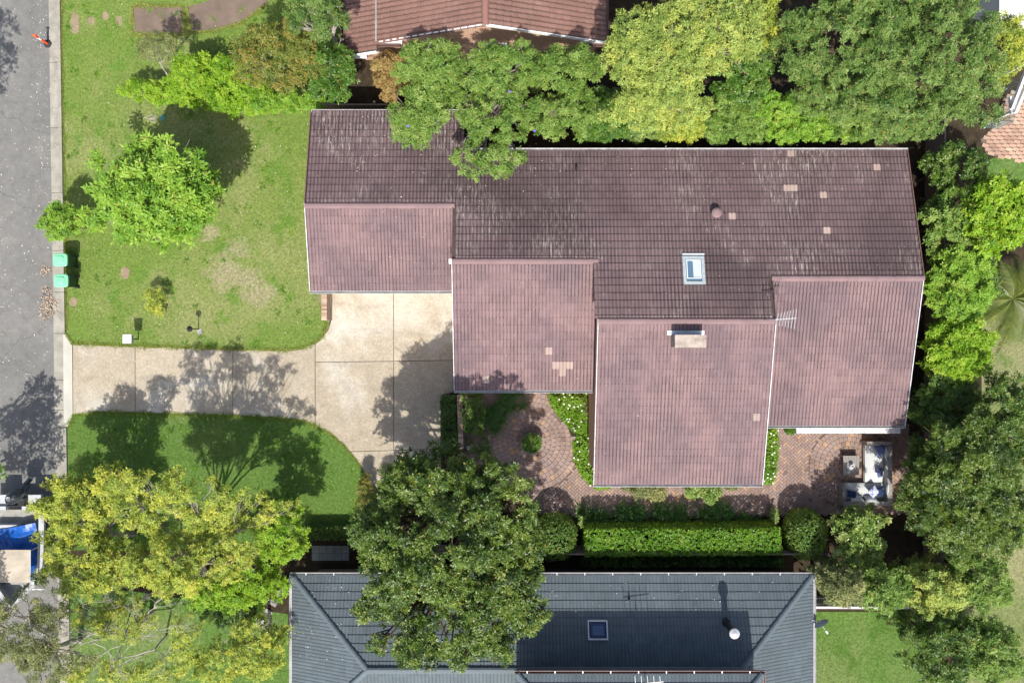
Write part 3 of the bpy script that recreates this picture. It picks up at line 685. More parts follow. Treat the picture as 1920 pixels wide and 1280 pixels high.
class Roof:
    """tiles of one house: the largest in the photo as objects, the rest joined"""
    def __init__(s, part_, seed, base): s.p = part_; s.items = []; s.r = random.Random(seed); s.base = base; s.cuts = {}
    def add(s, Ms, m, hide=None):
        for M in Ms: s.items.append([M, m, s.r.random(), False])
    def finish(s, limit, pick, special=(), pale=None, w=TW, g=TG):
        for it in s.items: it.append(proj(it[0], w, g))
        for (sx, sy) in special:
            it = min(s.items, key=lambda t: (t[4][0]-sx)**2+(t[4][1]-sy)**2); it[3] = True; it[1] = pale
        order = sorted(range(len(s.items)), key=lambda i: (not s.items[i][3], pick(*s.items[i][4], (s.items[i][0].translation.z))))
        solo_ = set(order[:limit]); cache = {}
        for i in order[:limit]:
            M, m, t, sp, _ = s.items[i]; key = (m.name, int(t*8))
            if key not in cache: cache[key] = tile_mesh('tile', s.base, (int(t*8)+0.5)/8, m)
            place('tile', cache[key], s.p, M, 'pale replacement tile' if sp else None)
        for m in {it[1] for it in s.items}:
            rest = [it for i, it in enumerate(s.items) if i not in solo_ and it[1] == m]
            if rest:
                me = join_tiles('tile', s.base, [it[0] for it in rest], np.array([it[2] for it in rest]), m, off=wl(s.p))
                put('tile', me, s.p, None, None, 'stuff')
def caps(parent, name, a, b, m, r=0.13, L=0.39, h=0.085, seed=1):
    a, b = Vector(a), Vector(b); D = (b-a); n = max(1, round(D.length/L)); d = D.normalized(); st = D.length/n
    sx = d.cross(Vector((0, 0, 1))).normalized(); up = sx.cross(d)
    prof = [(-1.0, -0.75), (-0.80, 0.25), (-0.36, 0.8), (0.36, 0.8), (0.80, 0.25), (1.0, -0.75)]
    mb = MB(); vs = [(x*r*q, y, z*h*q) for y, q in ((0, 1.06), (st+0.03, 0.95)) for x, z in prof]
    k = len(prof); mb.add(vs, [(i+1, i, k+i, k+i+1) for i in range(k-1)]+[tuple(range(k)), tuple(range(2*k-1, k-1, -1))])
    me = mb.mesh(name, m); rnd = random.Random(seed)
    for i in range(n):
        p = a+d*st*i
        M = Matrix(((sx.x, d.x, up.x, p.x), (sx.y, d.y, up.y, p.y), (sx.z, d.z, up.z, p.z), (0, 0, 0, 1)))
        M = M @ Matrix.Rotation(rnd.uniform(-0.012, 0.012), 4, 'Z') @ Matrix.Translation((0, 0, rnd.uniform(-0.004, 0.004)))
        place(name, me, parent, M)
def gutter(parent, a, b, out, m, w=0.115, h=0.09, inner=None):
    """open trough along an eave from a to b; out = horizontal unit vector away from the roof"""
    a, b, o = Vector(a), Vector(b), Vector(out); mb = MB(); up = Vector((0, 0, 1))
    t = 0.012
    for off, z0, ww, hh in ((0, -h, w, t),):
        p = a+o*(w/2); q = b+o*(w/2); mb.bar(p-up*h, q-up*h, w, t)
    mb.bar(a+o*(w-0.01)-up*(h/2), b+o*(w-0.01)-up*(h/2), 0.024, h)
    mb.bar(a+o*0.006-up*(h/2), b+o*0.006-up*(h/2), 0.012, h-0.02)
    d = (b-a).normalized()
    for e in (a, b): mb.bar(e+o*0.0-up*(h/2), e+o*w-up*(h/2), 0.012, h-0.012)
    return part('gutter', mb, m, parent)

# ------------------------------------------------------------------ main house
SL = 0.25; A0 = 5.0
cs = 1/math.sqrt(1+SL*SL); sn = SL*cs
def zb(y): return A0-SL*y                        # the common back slope
X0, X1, X2, X3, X4 = -8.68, -2.46, 3.50, 10.65, 16.85
YR = {'g': 5.80, 'm': 3.41, 'l': 0.928, 'r': 2.69}
YF = {'g': 2.185, 'm': -2.087, 'l': -6.076, 'r': -3.602}
XR = {'g': (X0, X1), 'm': (X1, X2), 'l': (X2, X3), 'r': (X3, X4)}
YB = {'g': 9.906, 'm': 8.133, 'l': 8.133, 'r': 8.133}
def zf(k, y): return zb(YR[k])-SL*(YR[k]-y)
house = thing('house', 'brick house with stepped brown concrete tiled roof, chimney and skylight', 'house', (4.0, 2.0, 0))
XB = -2.05                                       # the garage eave runs to here at the back
w_ = MB()
for i, k in enumerate('gmlr'):
    x0, x1 = XR[k]; x0 += 0.03 if k != 'g' else 0.30; x1 -= 0.03 if k != 'r' else 0.30
    yf, yb_ = YF[k]+0.55+0.01*i, YB[k]-0.45
    prof = [(yf, 0), (yf, zf(k, yf)-0.16), (YR[k], zb(YR[k])-0.18), (yb_, zb(yb_)-0.16), (yb_, 0)]
    n = len(prof); w_.add([(x0, y, z) for y, z in prof]+[(x1, y, z) for y, z in prof],
                          [tuple(range(n)), tuple(range(2*n-1, n-1, -1))]+[(j, n+j, n+(j+1) % n, (j+1) % n) for j in range(n)])
part('wall', w_, M_BRICK, house)
mb = MB(); mb.box(((X0+X1)/2, YF['g']+0.50, 1.1), (4.9, 0.08, 2.1)); gd = part('garage_door', mb, M_WHITE, house)
mb = MB()
for zz in (0.55, 1.1, 1.65): mb.box(((X0+X1)/2, YF['g']+0.455, zz), (4.8, 0.012, 0.03))
part('seam', mb, M_GUTTER, gd)
for (xa, ww, k) in ((0.5, 2.0, 'm'), (5.2, 2.4, 'l'), (8.6, 1.6, 'l')):
    mb = MB(); mb.box((xa, YF[k]+0.53+(0.01 if k == 'm' else 0.02), 1.45), (ww, 0.10, 1.3)); wi = part('window', mb, M_WHITE, house)
    mb = MB(); mb.box((xa, YF[k]+0.475+(0.01 if k == 'm' else 0.02), 1.45), (ww-0.14, 0.02, 1.16)); part('pane', mb, M_GLASSB, wi)
# decks
roof = MB()
def slab4(mb, x0, x1, ya, za, yb2, zb2, th=0.09):
    mb.hexa([(x0, ya, za-th), (x1, ya, za-th), (x1, yb2, zb2-th), (x0, yb2, zb2-th), (x0, ya, za), (x1, ya, za), (x1, yb2, zb2), (x0, yb2, zb2)])
for k in 'gmlr':
    x0, x1 = XR[k]
    slab4(roof, x0, x1, YF[k], zf(k, YF[k])-0.01, YR[k], zb(YR[k])-0.01)
    slab4(roof, x0, x1, YR[k], zb(YR[k])-0.01, YB[k], zb(YB[k])-0.01)
slab4(roof, X1, XB, 8.133, zb(8.133)-0.01, YB['g'], zb(YB['g'])-0.01)
roof_o = part('roof', roof, M_DECK, house)
TB = tile_base(TW, TG, 0.021, 0.039)
R1 = Roof(roof_o, 21, TB)
def ridge_y(x): return YR['g'] if x < X1 else YR['m'] if x < X2 else YR['l'] if x < X3 else YR['r']
# back slope: one grid, its origin at the right end of the main eave
ycl = lambda x: (8.133-ridge_y(x))/cs
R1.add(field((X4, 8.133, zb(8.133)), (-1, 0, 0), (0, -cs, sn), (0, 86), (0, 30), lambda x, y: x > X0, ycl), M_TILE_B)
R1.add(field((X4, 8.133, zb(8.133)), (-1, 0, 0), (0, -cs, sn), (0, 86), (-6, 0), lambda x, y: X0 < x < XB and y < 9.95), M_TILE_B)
for k in 'gmlr':
    x0, x1 = XR[k]; L = (YR[k]-YF[k])/cs; nc = int(round((x1-x0)/TW))
    wfit = (x1-x0)/nc/TW
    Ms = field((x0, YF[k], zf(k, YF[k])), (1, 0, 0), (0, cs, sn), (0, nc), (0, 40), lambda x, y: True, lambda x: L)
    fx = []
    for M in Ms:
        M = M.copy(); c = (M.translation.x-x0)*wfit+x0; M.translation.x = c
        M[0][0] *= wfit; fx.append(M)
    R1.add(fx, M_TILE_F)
PALE = [(1481, 292), (1646, 317), (1473, 357), (1487, 357), (1543, 370), (1369, 412), (1551, 438), (1031, 664), (1045, 678), (1058, 678), (1071, 678), (1058, 692), (911, 708), (1414, 787)]
R1.finish(300, lambda px, py, z: -z if px < 1500 else 1, PALE, M_TILE_P)
# ridge tiles
for i, k in enumerate('gmlr'):
    x0, x1 = XR[k]; z = zb(YR[k])+0.055
    caps(roof_o, 'ridge_tile', (x0-0.02, YR[k]-0.10, z-0.02), (x1+0.02, YR[k]-0.10, z-0.02), M_RIDGE, 0.135, 0.40, 0.085, i)
# barge boards on the gable edges
def barge(pts, m, side, w=0.036, h=0.17):
    for a, b in zip(pts[:-1], pts[1:]):
        mb = MB(); mb.bar(a, b, w, h); part('barge_board', mb, m, house)
o_ = 0.021
barge([(X0-o_, YF['g'], zf('g', YF['g'])+0.0), (X0-o_, YR['g'], zb(YR['g'])+0.0)], M_DIRTW, -1)
barge([(X0-o_, YR['g'], zb(YR['g'])), (X0-o_, YB['g'], zb(YB['g']))], M_GUTBR, -1)
barge([(X4+o_, YF['r'], zf('r', YF['r'])), (X4+o_, YR['r'], zb(YR['r']))], M_DIRTW, 1)
barge([(X4+o_, YR['r'], zb(YR['r'])), (X4+o_, YB['r'], zb(YB['r']))], M_GUTBR, 1)
barge([(X1-o_, YF['m'], zf('m', YF['m'])), (X1-o_, YR['m'], zb(YR['m']))], M_DIRTW, -1)
barge([(X2-o_, YF['l'], zf('l', YF['l'])), (X2-o_, YR['l'], zb(YR['l']))], M_DIRTW, -1)
barge([(X3+o_, YF['l'], zf('l', YF['l'])), (X3+o_, YR['l'], zb(YR['l']))], M_DIRTW, 1)
barge([(X1-o_, YR['m'], zb(YR['m'])-0.02), (X1-o_, YR['g']-0.15, zb(YR['g'])-0.0)], M_GUTBR, -1)
barge([(X2-o_, YR['l'], zb(YR['l'])-0.02), (X2-o_, YR['m']-0.15, zb(YR['m'])-0.0)], M_GUTBR, -1)
barge([(X3+o_, YR['l'], zb(YR['l'])-0.02), (X3+o_, YR['r']-0.15, zb(YR['r'])-0.0)], M_GUTBR, 1)
barge([(X2+o_, YF['m'], zf('m', YF['m'])), (X2+o_, YF['m']+0.02, zf('m', YF['m']))], M_DIRTW, 1)
# gutters
for k in 'gmlr':
    x0, x1 = XR[k]; z = zf(k, YF[k])+0.02
    gutter(house, (x0-0.03, YF[k]-0.005, z), (x1+(0.03 if k != 'r' else 0.06)-(0.06 if k in 'gm' else 0), YF[k]-0.005, z), (0, -1, 0), M_GUTTER)
gutter(house, (X0, YB['g']+0.005, zb(YB['g'])+0.02), (XB, YB['g']+0.005, zb(YB['g'])+0.02), (0, 1, 0), M_DIRTW)
gutter(house, (XB+0.02, 8.138, zb(8.133)+0.02), (X4+0.06, 8.138, zb(8.133)+0.02), (0, 1, 0), M_DIRTW)
mb = MB(); mb.box((X1-0.09, 3.32, 3.92), (0.14, 0.20, 0.14)); part('fascia_end', mb, M_WHITE, house)
# chimney
ch = MB(); ch.box((7.08, 0.01, 4.85), (1.20, 0.47, 1.05)); cho = part('chimney', ch, M_CHIM, house)
ch = MB(); ch.box((7.08, 0.01, 5.40), (1.24, 0.51, 0.055), t=0.5); part('chimney_cap', ch, M_CHIM, cho)
fl = MB()
zc = lambda y: zf('l', y)+0.075
fl.hexa([(6.30, 0.26, zc(0.26)-0.02), (7.80, 0.26, zc(0.26)-0.02), (7.80, 0.44, zc(0.44)-0.02), (6.30, 0.44, zc(0.44)-0.02),
         (6.30, 0.26, zc(0.26)), (7.80, 0.26, zc(0.26)), (7.80, 0.44, zc(0.44)), (6.30, 0.44, zc(0.44))])
part('flashing', fl, M_FLASH, cho)
# skylight
def on_back(px, py, lift=0.0):
    z = 4.2
    for _ in range(6): z = zb((640-py)/F*(H-z))+lift
    return P3(px, py, z)
def back_panel(mb, xa, xb, ya, yb2, lo, hi, t=0.5):
    p = [(xa, ya), (xb, ya), (xb, yb2), (xa, yb2)]
    mb.hexa([(x, y, zb(y)+lo) for x, y in p]+[(x, y, zb(y)+hi) for x, y in p], t)
a = on_back(1282, 533, 0.14); b = on_back(1320, 480, 0.14)
sk = MB()
for (xa, xb, ya, yb2) in ((a.x, b.x, a.y, a.y+0.13), (a.x, b.x, b.y-0.13, b.y), (a.x, a.x+0.13, a.y+0.13, b.y-0.13), (b.x-0.13, b.x, a.y+0.13, b.y-0.13)):
    back_panel(sk, xa, xb, ya, yb2, -0.02, 0.15)
sko = part('skylight', sk, M_ALU, house)
sk = MB(); back_panel(sk, a.x+0.13, b.x-0.13, a.y+0.13, b.y-0.13, 0.05, 0.105); part('pane', sk, M_GLASSB, sko)
sk = MB(); mx_ = a.x+0.13+(b.x-a.x-0.26)*0.46
back_panel(sk, mx_, b.x-0.19, a.y+0.30, b.y-0.19, 0.1, 0.113); part('painted_lit_shaft', sk, M_SHAFTLIT, sko)  # pale panel on the pane, the lit shaft's brightness painted as colour
sk = MB()
for q in ((a.x+0.16, b.x-0.16, a.y+0.245, a.y+0.275), (b.x-0.185, b.x-0.155, a.y+0.275, b.y-0.16), (a.x+0.16, a.x+0.19, a.y+0.275, b.y-0.16), (a.x+0.19, b.x-0.185, b.y-0.19, b.y-0.16)): back_panel(sk, *q, 0.1, 0.135)
part('sash', sk, M_WHITE, sko)
sk = MB(); back_panel(sk, a.x+0.02, b.x+0.03, b.y+0.05, b.y+0.12, 0.03, 0.10); part('flashing', sk, M_FLASH, sko)
# vents on the back slope
v_ = on_back(1344, 399, 0.3)
mb = MB(); mb.lathe((v_.x, v_.y, zb(v_.y)), [(0.09, -0.05), (0.09, 0.22), (0.20, 0.24), (0.21, 0.30), (0.12, 0.36), (0.02, 0.37)], 20); part('roof_vent', mb, M_RIDGE, house, smooth=False)
v_ = on_back(1081, 316, 0.2)
mb = MB(); mb.lathe((v_.x, v_.y, zb(v_.y)), [(0.05, -0.05), (0.05, 0.30), (0.035, 0.33), (0.01, 0.335)], 12); part('vent_pipe', mb, M_BLACK, house)
# television antenna
ax, ay = 10.20, 0.86; az = 6.25
mb = MB(); mb.tube([(ax, ay, 4.75), (ax, ay, az+0.05)], 0.018, 8)
an = part('antenna', mb, M_STEEL, house)
mb = MB(); mb.bar((ax-0.03, ay-0.02, az), (ax+0.78, ay+0.04, az), 0.03)
for i in range(7):
    t = 0.05+0.7*i/6; ll = 0.40+0.10*i/2
    mb.tube([(ax+t-0.07, ay-ll*0.55, az+0.02), (ax+t+0.03, ay+ll*0.55, az+0.02)], 0.013, 5)
part('boom', mb, M_STEEL, an)
# awning box under the right eave
a0 = P(1493, 800, 2.45); a1 = P(1688, 811.5, 2.45)
mb = MB(); mb.box(((a0[0]+a1[0])/2, (a0[1]+a1[1])/2-0.0, 2.40), (a1[0]-a0[0], 0.30, 0.09)); aw = part('awning', mb, M_DIRTW, house)
mb = MB(); mb.box(((a0[0]+a1[0])/2, (a0[1]+a1[1])/2+0.17, 2.43), (a1[0]-a0[0]+0.06, 0.05, 0.13)); part('awning_cassette', mb, M_WHITE, aw)

# ------------------------------------------------------------------ slate-grey house (south)
GE, GR, GS = 2.70, 4.10, 0.40
gx0, gx1, gy0 = -9.465, 12.96, -10.06; gd_ = (GR-GE)/GS; gyr = gy0-gd_; gy1 = gyr-gd_
hg = thing('house', 'grey tiled hip roof house with two storeys and roof flue', 'house', (2.0, -14.0, 0))
mb = MB(); mb.box(((gx0+gx1)/2, gyr, 1.3), (gx1-gx0-1.0, 2*gd_-1.0, 2.58)); part('wall', mb, M_BRICK2, hg)
mb = MB(); e_ = 0.02
pts8 = [(gx0, gy1, GE-0.1), (gx1, gy1, GE-0.1), (gx1, gy0, GE-0.1), (gx0, gy0, GE-0.1), (gx0, gy1, GE-e_), (gx1, gy1, GE-e_), (gx1, gy0, GE-e_), (gx0, gy0, GE-e_), (gx0+gd_, gyr, GR-e_), (gx1-gd_, gyr, GR-e_)]
mb.add(pts8, [(3, 2, 1, 0), (0, 1, 5, 4), (1, 2, 6, 5), (2, 3, 7, 6), (3, 0, 4, 7), (4, 5, 9, 8), (6, 7, 8, 9), (7, 4, 8), (5, 6, 9)])
groof = part('roof', mb, M_DECK, hg)
TBG = tile_base(TW, 0.345, 0.014, 0.028)
gc = 1/math.sqrt(1+GS*GS); gs = GS*gc; GL = gd_/gc; GG = 0.345
HIP = 0.7071
def gfield(p0, u, v, ncol, cuts, lim, nrow):
    Ms = field(p0, u, v, (0, ncol), (0, nrow), lambda x, y: True, lambda x: lim, TW, GG)
    return Ms
# one joined mesh per slope (cut along the hips), the biggest whole tiles as objects
gpick = []
def gslope(Ms, cuts, single):
    rnd = random.Random(7); idx = list(range(len(Ms))); ts = np.array([rnd.random() for _ in Ms]); keep = []
    for i in idx:
        q = [Ms[i] @ Vector(c) for c in ((0, 0, 0), (TW, 0, 0), (TW, GG+0.05, 0), (0, GG+0.05, 0))]
        whole = all((p-Vector(co)).dot(Vector(no)) < -0.02 for p in q for co, no in cuts)
        px, py = proj(Ms[i], TW, GG)
        if whole and single(px, py): keep.append(i)
    keep = keep[:single.n]; ks_ = set(keep); cache = {}
    for i in keep:
        key = int(ts[i]*6)
        if key not in cache: cache[key] = tile_mesh('tile', TBG, (key+0.5)/6, M_TILE_G)
        place('tile', cache[key], groof, Ms[i])
    rest = [i for i in idx if i not in ks_]
    put('tile', join_tiles('tile', TBG, [Ms[i] for i in rest], ts[rest], M_TILE_G, cuts, wl(groof)), groof, None, None, 'stuff')
class Pick:
    def __init__(s, f, n): s.f, s.n = f, n
    def __call__(s, a, b): return s.f(a, b)
W_ = gx1-gx0
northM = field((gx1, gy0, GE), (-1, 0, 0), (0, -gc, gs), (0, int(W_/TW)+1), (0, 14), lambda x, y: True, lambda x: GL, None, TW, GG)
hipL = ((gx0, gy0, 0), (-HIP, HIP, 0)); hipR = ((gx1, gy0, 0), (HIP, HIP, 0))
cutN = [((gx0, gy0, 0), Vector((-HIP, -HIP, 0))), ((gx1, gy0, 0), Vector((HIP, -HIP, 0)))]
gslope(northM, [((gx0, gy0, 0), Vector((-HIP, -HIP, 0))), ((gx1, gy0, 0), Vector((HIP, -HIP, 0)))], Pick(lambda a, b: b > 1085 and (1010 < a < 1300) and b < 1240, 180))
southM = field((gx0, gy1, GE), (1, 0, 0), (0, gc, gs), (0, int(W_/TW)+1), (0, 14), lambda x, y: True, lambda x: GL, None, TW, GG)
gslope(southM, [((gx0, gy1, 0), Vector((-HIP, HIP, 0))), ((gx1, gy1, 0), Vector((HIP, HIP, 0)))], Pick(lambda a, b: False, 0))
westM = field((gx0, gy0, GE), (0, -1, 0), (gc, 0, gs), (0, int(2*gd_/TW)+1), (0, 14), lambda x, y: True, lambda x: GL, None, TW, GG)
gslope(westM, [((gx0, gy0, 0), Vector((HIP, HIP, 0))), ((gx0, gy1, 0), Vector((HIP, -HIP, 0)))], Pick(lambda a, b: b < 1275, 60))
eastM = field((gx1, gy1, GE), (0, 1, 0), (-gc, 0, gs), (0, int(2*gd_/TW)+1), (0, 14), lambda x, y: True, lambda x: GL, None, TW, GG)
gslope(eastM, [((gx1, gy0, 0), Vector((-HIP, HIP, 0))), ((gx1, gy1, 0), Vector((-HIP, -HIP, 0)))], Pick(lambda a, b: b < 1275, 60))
hz = 0.05
for a, b, sd in (((gx0, gy0, GE+hz), (gx0+gd_, gyr, GR+hz), 1), ((gx1, gy0, GE+hz), (gx1-gd_, gyr, GR+hz), 2), ((gx0, gy1, GE+hz), (gx0+gd_, gyr, GR+hz), 3), ((gx1, gy1, GE+hz), (gx1-gd_, gyr, GR+hz), 4)):
    caps(groof, 'hip_tile', a, b, M_RIDGE_G, 0.13, 0.36, 0.08, sd)
caps(groof, 'ridge_tile', (gx0+gd_, gyr, GR+hz), (gx1-gd_, gyr, GR+hz), M_RIDGE_G, 0.14, 0.42, 0.08, 5)
gutter(hg, (gx0-0.1, gy0+0.01, GE+0.03), (gx1+0.1, gy0+0.01, GE+0.03), (0, 1, 0), M_GUTTER, 0.11)
gutter(hg, (gx0-0.01, gy1-0.1, GE+0.03), (gx0-0.01, gy0, GE+0.03), (-1, 0, 0), M_GUTTER, 0.11)
gutter(hg, (gx1+0.01, gy1-0.1, GE+0.03), (gx1+0.01, gy0, GE+0.03), (1, 0, 0), M_GUTTER, 0.11)
mb = MB()
for i in range(18): mb.box((gx0+1.2*i+0.6, gy0+0.07, GE+0.035), (0.03, 0.10, 0.012))
part('gutter_bracket', mb, M_WHITE, hg, kind='stuff')
# upper storey
ux0, ux1, uy0, uy1, uz = 0.20, 9.90, -13.12, -21.0, 5.50
mb = MB(); mb.box(((ux0+ux1)/2, (uy0+uy1)/2, 3.9), (ux1-ux0-0.9, uy0-uy1-0.9, 3.2)); part('upper_wall', mb, M_BRICK2, hg)
ud = (ux1-ux0)/2; uyr = uy0-ud*0.8; uh = uz+0.4*ud*0.8
mb = MB(); d_ = (uy0-uy1)/2; ur = uz+0.4*d_
mb.add([(ux0, uy1, uz-0.1), (ux1, uy1, uz-0.1), (ux1, uy0, uz-0.1), (ux0, uy0, uz-0.1), (ux0, uy1, uz-e_), (ux1, uy1, uz-e_), (ux1, uy0, uz-e_), (ux0, uy0, uz-e_), (ux0+d_, (uy0+uy1)/2, ur-e_), (ux1-d_, (uy0+uy1)/2, ur-e_)],
       [(3, 2, 1, 0), (0, 1, 5, 4), (1, 2, 6, 5), (2, 3, 7, 6), (3, 0, 4, 7), (4, 5, 9, 8), (6, 7, 8, 9), (7, 4, 8), (5, 6, 9)])
uroof = part('upper_roof', mb, M_DECK, hg)
UL = d_/gc
for (p0, u, v, n, cuts) in (
    ((ux1, uy0, uz), (-1, 0, 0), (0, -gc, gs), int((ux1-ux0)/TW)+1, [((ux0, uy0, 0), Vector((-HIP, -HIP, 0))), ((ux1, uy0, 0), Vector((HIP, -HIP, 0)))]),
    ((ux0, uy1, uz), (1, 0, 0), (0, gc, gs), int((ux1-ux0)/TW)+1, [((ux0, uy1, 0), Vector((-HIP, HIP, 0))), ((ux1, uy1, 0), Vector((HIP, HIP, 0)))]),
    ((ux0, uy0, uz), (0, -1, 0), (gc, 0, gs), int((uy0-uy1)/TW)+1, [((ux0, uy0, 0), Vector((HIP, HIP, 0))), ((ux0, uy1, 0), Vector((HIP, -HIP, 0)))]),
    ((ux1, uy1, uz), (0, 1, 0), (-gc, 0, gs), int((uy0-uy1)/TW)+1, [((ux1, uy0, 0), Vector((-HIP, HIP, 0))), ((ux1, uy1, 0), Vector((-HIP, -HIP, 0)))])):
    Ms = field(p0, u, v, (0, n), (0, 14), lambda x, y: True, lambda x: UL, None, TW, GG)
    rnd = random.Random(9)
    put('tile', join_tiles('tile', TBG, Ms, np.array([rnd.random() for _ in Ms]), M_TILE_G, cuts, wl(uroof)), uroof, None, None, 'stuff')
for a, b in (((ux0, uy0, uz+hz), (ux0+d_, (uy0+uy1)/2, ur+hz)), ((ux1, uy0, uz+hz), (ux1-d_, (uy0+uy1)/2, ur+hz))):
    caps(uroof, 'hip_tile', a, b, M_RIDGE_G, 0.13, 0.36, 0.08, 8)
gutter(hg, (ux0-0.1, uy0+0.01, uz+0.03), (ux1+0.1, uy0+0.01, uz+0.03), (0, 1, 0), M_GUTBR, 0.11)
gutter(hg, (ux1+0.01, uy1-0.1, uz+0.03), (ux1+0.01, uy0, uz+0.03), (1, 0, 0), M_GUTBR, 0.11)
mb = MB()
for i in range(9): mb.box((ux0+0.4+1.1*i, uy0+0.07, uz+0.036), (0.04, 0.09, 0.012))
part('gutter_bracket', mb, M_WHITE, hg, kind='stuff')
def on_g(px, py, lift=0.0):
    z = 3.3
    for _ in range(6):
        y = (640-py)/F*(H-z); z = GE+GS*(gy0-y)+lift
    return P3(px, py, z)
def gz(y): return GE+GS*(gy0-y)
def gpanel(mb, xa, xb, ya, yb2, lo, hi, inset=0.0):
    p = [(xa, ya), (xb, ya), (xb, yb2), (xa, yb2)]; q = [(xa+inset, ya+inset), (xb-inset, ya+inset), (xb-inset, yb2-inset), (xa+inset, yb2-inset)]
    mb.hexa([(x, y, gz(y)+lo) for x, y in p]+[(x, y, gz(y)+hi) for x, y in q])
for (px0, py0, px1, py1, gm, lab) in ((1103, 1199, 1139, 1162, M_DOME, 'dark blue dome skylight in the open roof'), (1000, 1173, 1016, 1149, M_LILAC, 'lilac dome skylight beside the big tree')):
    a = on_g(px0, py0, 0.15); b = on_g(px1, py1, 0.15)
    if gm is M_LILAC: a.x -= 0.55
    mb = MB()
    for q in ((a.x, b.x, a.y, a.y+0.05), (a.x, b.x, b.y-0.05, b.y), (a.x, a.x+0.05, a.y+0.05, b.y-0.05), (b.x-0.05, b.x, a.y+0.05, b.y-0.05)): gpanel(mb, *q, -0.03, 0.15)
    so = part('skylight', mb, M_STEEL, hg, lab)
    mb = MB(); gpanel(mb, a.x+0.05, b.x-0.05, a.y+0.05, b.y-0.05, 0.02, 0.20, 0.14); part('dome', mb, gm, so)
fb = on_g(1361, 1166)
mb = MB(); mb.lathe((fb.x, fb.y, gz(fb.y)), [(0.19, -0.05), (0.17, 0.06), (0.125, 0.10), (0.125, 1.22)], 18); fo = part('flue', mb, M_BLACK, hg)
mb = MB(); mb.lathe((fb.x, fb.y, gz(fb.y)+1.22), [(0.13, 0.0), (0.21, 0.02), (0.21, 0.10), (0.06, 0.19), (0.01, 0.20)], 18); part('flue_cap', mb, M_STEEL, fo)
for px, py, hh in ((1179, 1121, 0.25), (1219, 1264, 0.5)):
    q = on_g(px, py); mb = MB(); mb.lathe((q.x, q.y, gz(q.y)), [(0.09, -0.03), (0.04, 0.05), (0.04, hh), (0.01, hh+0.01)], 10); part('vent_pipe', mb, M_BLACK, hg)
for px, py in ((1016, 1262), (1363, 1262)):
    q = on_g(px, py-2); mb = MB(); mb.box((q.x, q.y-0.1, gz(q.y)+0.10), (0.55, 0.18, 0.08)); part('spreader', mb, M_TIMBER, hg)
# antenna on the upper roof
aq = P3(1215, 1272, 6.3); mb = MB(); mb.tube([(aq.x, aq.y-0.25, 5.45), (aq.x, aq.y-0.15, 6.32)], 0.018, 8); an = part('antenna', mb, M_STEEL, hg)
mb = MB(); mb.bar((aq.x-0.5, aq.y-0.2, 6.3), (aq.x+0.6, aq.y-0.1, 6.3), 0.025)
for i in range(5): mb.tube([(aq.x-0.45+0.24*i, aq.y-0.55, 6.3), (aq.x-0.51+0.24*i, aq.y+0.12, 6.3)], 0.011, 5)
part('boom', mb, M_STEEL, an)
# satellite dish on the eave
dq = P3(1538, 1165, 2.95); nrm = Vector((0.52, -0.84, 0.12)).normalized(); tx = nrm.cross(Vector((0, 0, 1))).normalized(); ty = nrm.cross(tx)
mb = MB(); rings = [(0.0, 0.0), (0.15, 0.015), (0.27, 0.05), (0.33, 0.085)]
vs = [dq]+[dq+nrm*h_+(tx*math.cos(2*PI*k/20)+ty*math.sin(2*PI*k/20))*r_ for r_, h_ in rings[1:] for k in range(20)]
fs = [(0, 1+k, 1+(k+1) % 20) for k in range(20)]+[(1+i*20+k, 1+i*20+(k+1) % 20, 1+(i+1)*20+(k+1) % 20, 1+(i+1)*20+k) for i in range(2) for k in range(20)]
mb.add(vs, fs); do = part('satellite_dish', mb, M_FENCEW, hg)
mb = MB(); mb.bar(dq, (gx1-0.3, dq.y, 2.55), 0.04); mb.bar(dq-Vector((0, 0, 0.25)), dq+nrm*0.5-Vector((0, 0, 0.1)), 0.025); part('dish_arm', mb, M_STEEL, do)
mb = MB(); mb.bar(dq+nrm*0.48-Vector((0, 0, 0.1)), dq+nrm*0.6-Vector((0, 0, 0.06)), 0.07); part('receiver', mb, M_WHITE, do)

# ------------------------------------------------------------------ red-brown house (north)
RE, RS_ = 3.0, 0.41; rXL, rXR = P(707, 82, RE)[0], P(1135, 79, RE)[0]; rXm = P(910, 47, 4.9)[0]; rYf = 12.78; rYb = 26.0; rZ = RE+RS_*(rXm-rXL)
hr = thing('house', 'red brick house with red-brown tiled gable roof and white barge boards', 'house', (rXm, 18.0, 0))
mb = MB(); yw = rYf+0.16
prof = [(rXL+0.5, 0), (rXL+0.5, RE-0.05), (rXm, rZ-0.25), (rXR-0.9, RE+0.1), (rXR-0.9, 0)]; n = len(prof)
mb.add([(x, yw, z) for x, z in prof]+[(x, rYb-0.5, z) for x, z in prof], [tuple(range(n-1, -1, -1)), tuple(range(n, 2*n))]+[(j, (j+1) % n, n+(j+1) % n, n+j) for j in range(n)])
LX0 = P(649, 100, 2.55)[0]; LYf = P(690, 101, 2.7)[1]; LE = 2.45
mb.box(((LX0+0.4+rXL+0.5)/2-0.01, (LYf+0.45+rYb)/2, 1.25), (rXL+0.1-LX0, rYb-LYf-0.9, 2.5))
part('wall', mb, M_BRICK, hr)
